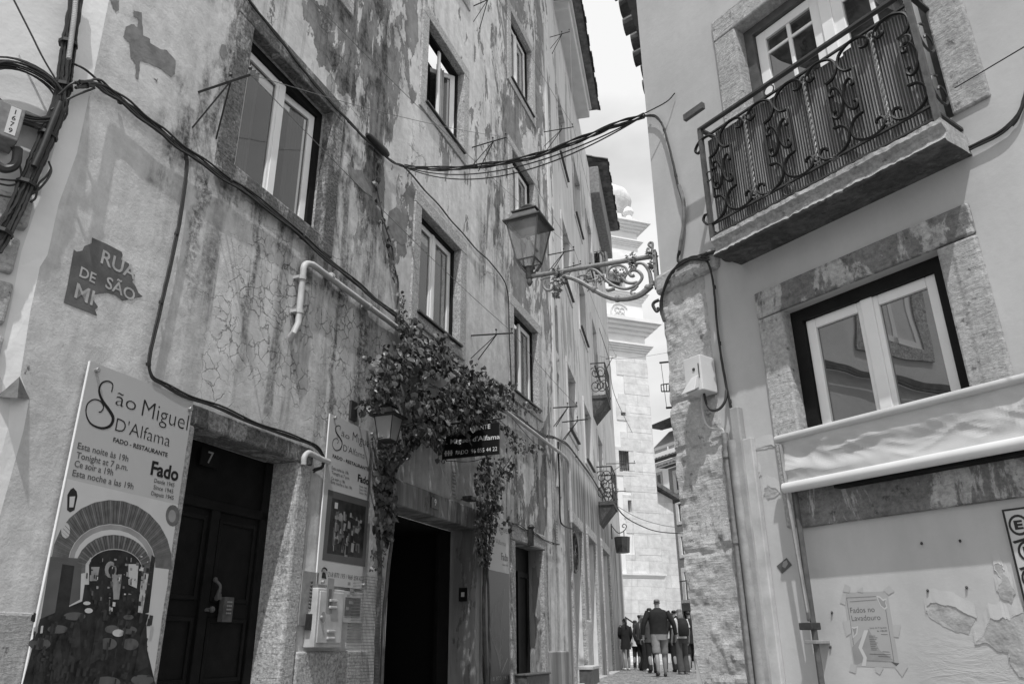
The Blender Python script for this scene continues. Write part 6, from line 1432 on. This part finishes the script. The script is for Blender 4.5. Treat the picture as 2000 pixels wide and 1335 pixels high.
mb = MB(); mb.box(a[0] - .3, a[1] + 2, -.02, .06, -1, D(1340, 1192).z); part('shop_opening', mb, M['black'], hd)
# terrace house above it
o_ = at(1300, 900, 52); o_.z = 0; FU = frame(R_(-27), o_, False)
U = lambda x, y, o=0: P(FU, x, y, o)
hu = thing('terrace_house', 'pale house with a roof terrace and a drawn fabric awning over the far roofs', 'house', FU, (U(1290, 900).x, 0, -1))
x0 = U(1274, 900).x - .5; x1 = U(1330, 900).x + 4
mb = MB(); mb.box(x0, x1, 0, 8, -1, U(1280, 905).z); mb.box(x0, x1, 2.2, 8, U(1280, 905).z, U(1285, 850).z); part('wall', mb, M['tower'], hu)
tiles(hu, x0 - .2, x1, U(1280, 848, -2).z, -1.6, M['tile'], 8, .3, .35); tiles(hu, x0 - .2, x1 - 3, U(1290, 902).z + .1, .45, M['tile'], .5, .3, .35)
mb = MB(); za = U(1280, 852, -2).z; zb2 = U(1282, 876, .2).z; mb.add([(x0, 2.1, za), (x1, 2.1, za), (x1, .1, zb2), (x0, .1, zb2), (x0, .1, zb2 - .25), (x1, .1, zb2 - .25)], [(3, 2, 1, 0), (4, 5, 2, 3)]); part('awning', mb, M['clothG'], hu)
mb = MB()
for k in range(4): mb.box(x0 + .6 + k * 1.6, x0 + .68 + k * 1.6, .05, .13, U(1285, 900).z, zb2)
mb.box(x0, x1, .03, .1, U(1285, 884).z, U(1285, 900).z); part('parapet', mb, M['tower'], hu)
a = U(1284, 928); b = U(1292, 950); mb = MB(); mb.box(a.x - .2, b.x + .2, -.03, .1, b.z - .2, a.z + .2); wn_ = part('window', mb, M['steel'], hu); mb = MB(); mb.box(a.x, b.x, -.04, -.03, b.z, a.z); part('pane', mb, M['iron'], wn_)
# iron cage and poles sticking out of the pier's far side
mb = MB(); q = lambda x, y: inR @ at(x, y, 9.0)
mb.tube([q(1288, 708), q(1310, 706)], .012, 5); mb.tube([q(1301, 796), q(1316, 795)], .014, 5); mb.tube([q(1291, 709), q(1302, 795)], .004, 4)
for a_, b_ in (((1291, 751), (1312, 748)), ((1292, 764), (1312, 764)), ((1291, 751), (1292, 764)), ((1296, 750), (1297, 764)), ((1302, 749), (1302, 764)), ((1307, 749), (1307, 764))): mb.tube([q(*a_), q(*b_)], .008, 4)
solo('window_rack', mb, M['iron'], 'little iron rack and rods sticking out beyond the pier', 'rack', FR)
# wires in the distance
for i, pts in enumerate(([(1190, 960, 26), (1215, 1003, 28), (1252, 1026, 30), (1290, 1038, 34), (1345, 1042, 40)], [(1200, 985, 26), (1250, 1012, 30), (1300, 1026, 36), (1345, 1032, 41)], [(1170, 640, 25), (1190, 705, 26), (1200, 770, 28), (1235, 845, 38)], [(1150, 690, 24), (1200, 700, 28), (1250, 697, 32), (1305, 688, 36)])):
    cable('overhead_wire', ('dark wire sagging in front of the church tower', 'thin wire above the dark sagging one', 'wire dropping down the tower front from the eaves', 'nearly level wire crossing the tower below its cornice')[i], 'wire', [at(*p) for p in pts], FW, 1, (.022, .012, .012, .009)[i], 0, 'cable2' if i else 'cable', 'wires in front of the tower', wig=0)

# stairs and handrail at the foot of the tower
mb = MB()
for k in range(7): mb.box(-9, -2.2 - k * .32, -3.2 + k * .34, -.05, -1.0, -.75 + .17 * (k + 1))
solo('steps', mb, M['ashlar'], 'flight of pale stone steps at the foot of the church tower', 'steps', FT, bevel=.02)
a = T(1204, 1193, 2.2); b = T(1250, 1224, 2.2); mb = MB(); mb.tube([a, b], .035, 8); mb.tube([b, (b.x, b.y, -.7)], .03, 8); mb.tube([a, (a.x, a.y, -.0)], .03, 8)
solo('handrail', mb, M['iron'], 'dark sloping handrail on the stone steps', 'handrail', FT)

# ------------------------------------------------------------------ people
def skin(name, chains, mat, parent, sub=2, root=None):
    """chains: lists of (point, radius); shared points are merged so that the body is one surface"""
    vs = []; rs = []; es = []; key = {}
    def vid(p, r):
        k = (round(p[0], 4), round(p[1], 4), round(p[2], 4))
        if k not in key: key[k] = len(vs); vs.append(p); rs.append(r)
        return key[k]
    for ch in chains:
        ids = [vid(p, r) for p, r in ch]
        for a, b in zip(ids, ids[1:]):
            if a != b: es.append((a, b))
    me = bpy.data.meshes.new(name); me.from_pydata(vs, es, []); o = bpy.data.objects.new(name, me); col.objects.link(o)
    sk = o.modifiers.new('s', 'SKIN'); sk.use_smooth_shade = True
    for i, sv in enumerate(me.skin_vertices[0].data):
        r = rs[i]; sv.radius = r if isinstance(r, tuple) else (r, r); sv.use_root = i == 0
    sb = o.modifiers.new('u', 'SUBSURF'); sb.levels = sub; sb.render_levels = sub
    dg = bpy.context.evaluated_depsgraph_get(); dg.update(); nm = bpy.data.meshes.new_from_object(o.evaluated_get(dg)); nm.name = name
    bpy.data.objects.remove(o); nm.materials.clear(); nm.materials.append(mat)
    o = bpy.data.objects.new(name, nm); col.objects.link(o); o.parent = parent; BASE[o] = Vector((0, 0, 0)); return o
def person(px, ytop, ybot, H, label, head=0.0, top='clothD', top_len='jacket', legs='shorts', lmat='clothG', hair='hair', hstyle='short', shoe='shoeD', arms=None, stride=.0, Y=None, build=1.0, long_arm=True, lean=0.0):
    qt, qb = ray(px, ytop), ray(px, ybot)
    if Y is None: Y = H / (qt.z / qt.y - qb.z / qb.y)
    X = qb.x / qb.y * Y
    F_ = frame(math.pi / 2 + head, (X, Y, gz(Y)))            # local y = facing direction
    root = thing('person', label, 'person', F_, (0, 0, 0)); k = H / 1.75
    V = lambda x, y, z: (x * k, y * k, z * k)
    b = build; pel = V(0, 0, .96); sp = V(0, .005, 1.14); ch = V(0, -.005 + lean, 1.34); nk = V(0, .0 + lean, 1.49); hb = V(0, .02 + lean, 1.58); hm = V(0, .025 + lean, 1.645); ht = V(0, .012 + lean, 1.70)
    A = arms or {}
    body = [[(pel, (.12 * k * b, .09 * k * b)), (sp, (.115 * k * b, .085 * k * b)), (ch, (.12 * k * b, .085 * k * b)), (nk, .05 * k), (hb, (.065 * k, .075 * k)), (hm, (.076 * k, .09 * k)), (ht, (.05 * k, .06 * k))], [(hb, (.065 * k, .075 * k)), (V(0, .105 + lean, 1.59), .012 * k)], ]
    body.append([(hm, .07), (V(.074, .01 + lean, 1.61), .012 * k)]); body.append([(hm, .07), (V(-.074, .01 + lean, 1.61), .012 * k)])
    J = {}
    for s, sd in ((-1, 'l'), (1, 'r')):
        el, wr, hd_ = A.get(sd, ((.265, -.03, 1.13), (.285, .05, .90), (.285, .075, .83)))
        sh = V(s * .185 * b, 0 + lean, 1.425); e = V(s * el[0] * b, el[1], el[2]); w = V(s * wr[0] * b, wr[1], wr[2]); h = V(s * hd_[0] * b, hd_[1], hd_[2])
        body.append([(ch, .15), (sh, .052 * k), (e, .040 * k), (w, .028 * k), (h, (.038 * k, .022 * k))])
        d = (Vector(h) - Vector(w)).normalized(); sd_ = Vector((0, 1, 0)) if abs(d.y) < .7 else Vector((1, 0, 0)); inn = Vector((-s, 0, 0)) if abs(d.y) < .7 else Vector((0, 0, -1))
        for i in range(4):
            f0 = Vector(h) + sd_ * (.030 - i * .019) * k + d * .03 * k; ln = (.075, .085, .08, .062)[i] * k
            body.append([(h, .03), (tuple(f0), .0095 * k), (tuple(f0 + d * ln * .5 + inn * .008), .009 * k), (tuple(f0 + d * ln * .9 + inn * .028), .007 * k)])
        th = Vector(w) + d * .03 * k + sd_ * .035 * k; body.append([(h, .03), (tuple(th + sd_ * .01), .010 * k), (tuple(th + d * .04 * k + sd_ * .012 + inn * .01), .008 * k)])
        fw = stride * s
        hp = V(s * .085 * b, 0, .92); kn = V(s * .095, .02 + fw * .28, .50); an = V(s * .10, -.03 + fw * .48, .085 + (max(0, -fw) * .10)); to = V(s * .115, .13 + fw * .48, .03)
        body.append([(pel, .14), (hp, .080 * k * b), (kn, .056 * k), (V(s * .098, -.03 + fw * .40, .34), .058 * k), (an, .036 * k), (to, .028 * k)])
        J[sd] = (sh, e, w, hp, kn, an, to)
    skin('body', body, M['skin'], root)
    def ell_(z, w, d, y=0): return [((w * math.cos(2 * math.pi * i / 16)) * k * b, (y + lean * max(0, (z - .96) / .4) + d * math.sin(2 * math.pi * i / 16)) * k, z * k) for i in range(16)]
    def limb(m_, pts, rs):
        q = cat(pts, 4); n_ = len(q) - 1; rr_ = []
        for i in range(n_ + 1):
            t_ = i / n_ * (len(rs) - 1); j = min(int(t_), len(rs) - 2); rr_.append((rs[j] + (rs[j + 1] - rs[j]) * (t_ - j)) * k * (1 + .035 * math.sin(i * 2.1)))
        m_.tube(q, rr_, 12)
    if top:
        m_ = MB(); lo = {'jacket': .80, 'dress': .68, 'waist': .93}[top_len]
        prof = [(1.515, .062, .066, .0), (1.49, .085, .075, 0), (1.455, .175, .098, 0), (1.41, .212, .118, 0), (1.30, .208, .130, .0), (1.14, .182, .122, .0), (1.0, .180, .128, .0), (.93, .188, .134, 0)]
        if lo < .9: prof += [(.85, .198, .142, 0), (lo, .215 if top_len == 'dress' else .2, .15, 0)]
        m_.loft([ell_(*p) for p in prof][::-1])
        for sd in 'lr':
            sh, e, w = [Vector(v) for v in J[sd][:3]]
            if long_arm: limb(m_, [sh + Vector((0, 0, -.005)), e, w], [.078, .070, .058, .052, .042])
            else: limb(m_, [sh, sh.lerp(e, .4), sh.lerp(e, .75)], [.078, .072, .070])
        part('jacket' if long_arm else 'shirt', m_, M[top], root, smooth=True)
    if legs:
        m_ = MB(); m_.loft([ell_(*p) for p in ((.80, .165, .125, 0), (.90, .180, .132, 0), (1.0, .172, .122, 0), (1.05, .165, .115, 0))])
        for sd in 'lr':
            hp, kn, an, to = [Vector(v) for v in J[sd][3:]]
            if legs == 'shorts': limb(m_, [hp, hp.lerp(kn, .5), hp.lerp(kn, .97)], [.110, .104, .100, .098])
            elif legs == 'wide': limb(m_, [hp, kn, an + Vector((0, 0, -.02))], [.112, .100, .092, .094, .100])
            else: limb(m_, [hp, kn, an + Vector((0, 0, -.02))], [.108, .092, .076, .066, .062])
        part('shorts' if legs == 'shorts' else 'trousers', m_, M[lmat], root, smooth=True)
    for sd in 'lr':
        an, to = J[sd][5:]; s_ = Vector(an)
        o = skin('shoe', [[(tuple(s_ + Vector((0, -.03, -.04))), .045 * k), (tuple(Vector((s_.x, s_.y + .04, max(.04, s_.z - .045)))), .046 * k), (tuple(Vector(to) + Vector((0, .03, .012))), (.042 * k, .032 * k))]], M[shoe], root)
    mb = MB()
    for s in (-1, 1): mb.ball(V(s * .03, .098 + lean, 1.635), .012 * k, 6)
    mb.box(-.02 * k, .02 * k, (.097 + lean) * k, (.103 + lean) * k, 1.548 * k, 1.556 * k)
    part('face', mb, M['clothD'], root)
    hc = [[(V(0, -.012 + lean, 1.60), (.080 * k, .078 * k)), (V(0, -.010 + lean, 1.665), (.088 * k, .094 * k)), (V(0, .0 + lean, 1.715), (.068 * k, .078 * k))]]
    if hstyle == 'long': hc[0] = [(V(0, -.07 + lean, 1.30), (.075 * k, .03 * k)), (V(0, -.07 + lean, 1.42), (.10 * k, .045 * k)), (V(0, -.05 + lean, 1.54), (.10 * k, .07 * k))] + hc[0]
    if hstyle == 'tail': hc.append([(V(0, -.0101 + lean, 1.665), .088), (V(0, -.11 + lean, 1.66), .035 * k), (V(0, -.13 + lean, 1.55), .045 * k), (V(0, -.12 + lean, 1.36), .03 * k)])
    if hstyle == 'bun': hc.append([(V(0, -.0101 + lean, 1.665), .088), (V(0, -.12 + lean, 1.68), .05 * k)])
    if hstyle == 'short': hc = [[(V(0, -.018 + lean, 1.615), (.078 * k, .076 * k)), (V(0, -.008 + lean, 1.67), (.083 * k, .094 * k)), (V(0, .0 + lean, 1.715), (.062 * k, .072 * k))]]
    skin('hair', hc, M[hair], root)
    return root, F_, k
def backpack(F_, k, label, mat='clothD', lean=0):
    mb = MB(); n_ = 10; rings = []
    for z, w, d in ((.98, .11, .05), (1.0, .15, .10), (1.12, .165, .13), (1.3, .16, .12), (1.42, .13, .08), (1.46, .08, .05)):
        rings.append([(w * k * math.cos(2 * math.pi * i / n_), (-.135 - d * .8) * k + d * k * math.sin(2 * math.pi * i / n_), z * k) for i in range(n_)])
    mb.loft(rings)
    for s in (-1, 1): mb.tube(cat([Vector((s * .1 * k, -.15 * k, 1.42 * k)), Vector((s * .11 * k, -.02 * k, 1.52 * k)), Vector((s * .12 * k, .12 * k, 1.40 * k)), Vector((s * .15 * k, .11 * k, 1.2 * k)), Vector((s * .15 * k, -.12 * k, 1.05 * k))], 4), .018 * k, 6)
    solo('backpack', mb, M[mat], label, 'backpack', F_, smooth=True)
dn = {}
hang = {'l': ((.30, -.05, 1.16), (.33, -.02, .92), (.33, 0, .84)), 'r': ((.30, -.05, 1.16), (.335, .0, .92), (.34, .03, .84))}
person(1293, 1163, 1318, 1.80, 'man seen from behind in a black zip jacket and light shorts walking away', 0.05, 'clothD', 'waist', 'shorts', 'clothG', 'hairL', 'short', 'shoeD', hang, .32, build=1.16)
person(1225, 1203, 1307, 1.62, 'woman in a short black coat with a ponytail and bare legs', -.25, 'clothD', 'dress', None, None, 'hair', 'tail', 'shoe', {'l': ((.22, .05, 1.15), (.12, .2, 1.05), (.07, .22, 1.05)), 'r': ((.24, -.02, 1.15), (.22, .1, .95), (.21, .13, .88))}, .12, build=.88)
p_ = person(1262, 1195, 1308, 1.68, 'woman with long hair in a white top and black wide trousers reading a brochure', math.pi * .62, 'clothW', 'waist', 'wide', 'clothD', 'hairL', 'long', 'shoe', {'l': ((.22, .06, 1.13), (.10, .27, 1.08), (.05, .33, 1.09)), 'r': ((.22, .06, 1.13), (.10, .27, 1.08), (.05, .33, 1.09))}, .0, build=.88)
mb = MB(); k = p_[2]; mb.add([(-.15 * k, .30 * k, 1.06 * k), (.15 * k, .30 * k, 1.06 * k), (.15 * k, .47 * k, 1.17 * k), (-.15 * k, .47 * k, 1.17 * k), (-.15 * k, .31 * k, 1.045 * k), (.15 * k, .31 * k, 1.045 * k), (.15 * k, .48 * k, 1.155 * k), (-.15 * k, .48 * k, 1.155 * k)], [(0, 1, 2, 3), (7, 6, 5, 4), (0, 4, 5, 1), (1, 5, 6, 2), (2, 6, 7, 3), (3, 7, 4, 0)])
solo('brochure', mb, M['white'], 'white brochure held by the woman in wide trousers', 'brochure', p_[1])
p_ = person(1246, 1207, 1305, 1.60, 'woman in a white blouse and dark trousers standing behind the brochure reader', .5, 'clothW', 'jacket', 'long', 'clothD', 'hair', 'long', 'shoe', {}, 0, build=.85)
p_ = person(1336, 1191, 1316, 1.66, 'woman with fair hair and a large black backpack in dark trousers', -.2, 'clothW', 'waist', 'wide', 'clothM', 'hairL', 'long', 'shoe', {}, .1, Y=22.0, build=.9, long_arm=False)
backpack(p_[1], p_[2], 'large black backpack on the fair haired woman')
p_ = person(1354, 1190, 1310, 1.66, 'woman with tied dark hair in black half hidden by the pier', .1, 'clothD', 'jacket', 'shorts', 'clothD', 'hair', 'bun', 'shoe', {}, .1, Y=23.5, build=.88, long_arm=False)
person(1276, 1186, 1310, 1.74, 'person in dark clothes partly hidden behind the man in shorts', -.1, 'clothM', 'jacket', 'long', 'clothD', 'hair', 'short', 'shoeD', {}, .2, Y=23.0)
person(1204, 1212, 1304, 1.70, 'person in a grey shirt half hidden by the house end on the left', -.3, 'clothG', 'waist', 'long', 'clothG', 'hair', 'short', 'shoeD', {}, 0, Y=27.5, long_arm=False)
person(1310, 1180, 1312, 1.72, 'person in a light shirt mostly hidden behind the man in shorts', .2, 'clothW', 'waist', 'shorts', 'clothM', 'hair', 'short', 'shoe', {}, .1, Y=24.5, long_arm=False)
person(1256, 1192, 1306, 1.70, 'person with dark hair peeking behind the brochure reader', .9, 'clothM', 'waist', 'long', 'clothD', 'hair', 'short', 'shoeD', {}, 0, Y=26.5)
person(1325, 1186, 1311, 1.72, 'tall person in black between the man in shorts and the backpack woman', -.15, 'clothD', 'jacket', 'long', 'clothD', 'hair', 'short', 'shoeD', {}, .1, Y=24.0)
person(1344, 1200, 1310, 1.58, 'person with dark hair between the two women near the pier', .3, 'clothM', 'waist', 'long', 'clothD', 'hair', 'short', 'shoe', {}, 0, Y=27.0)
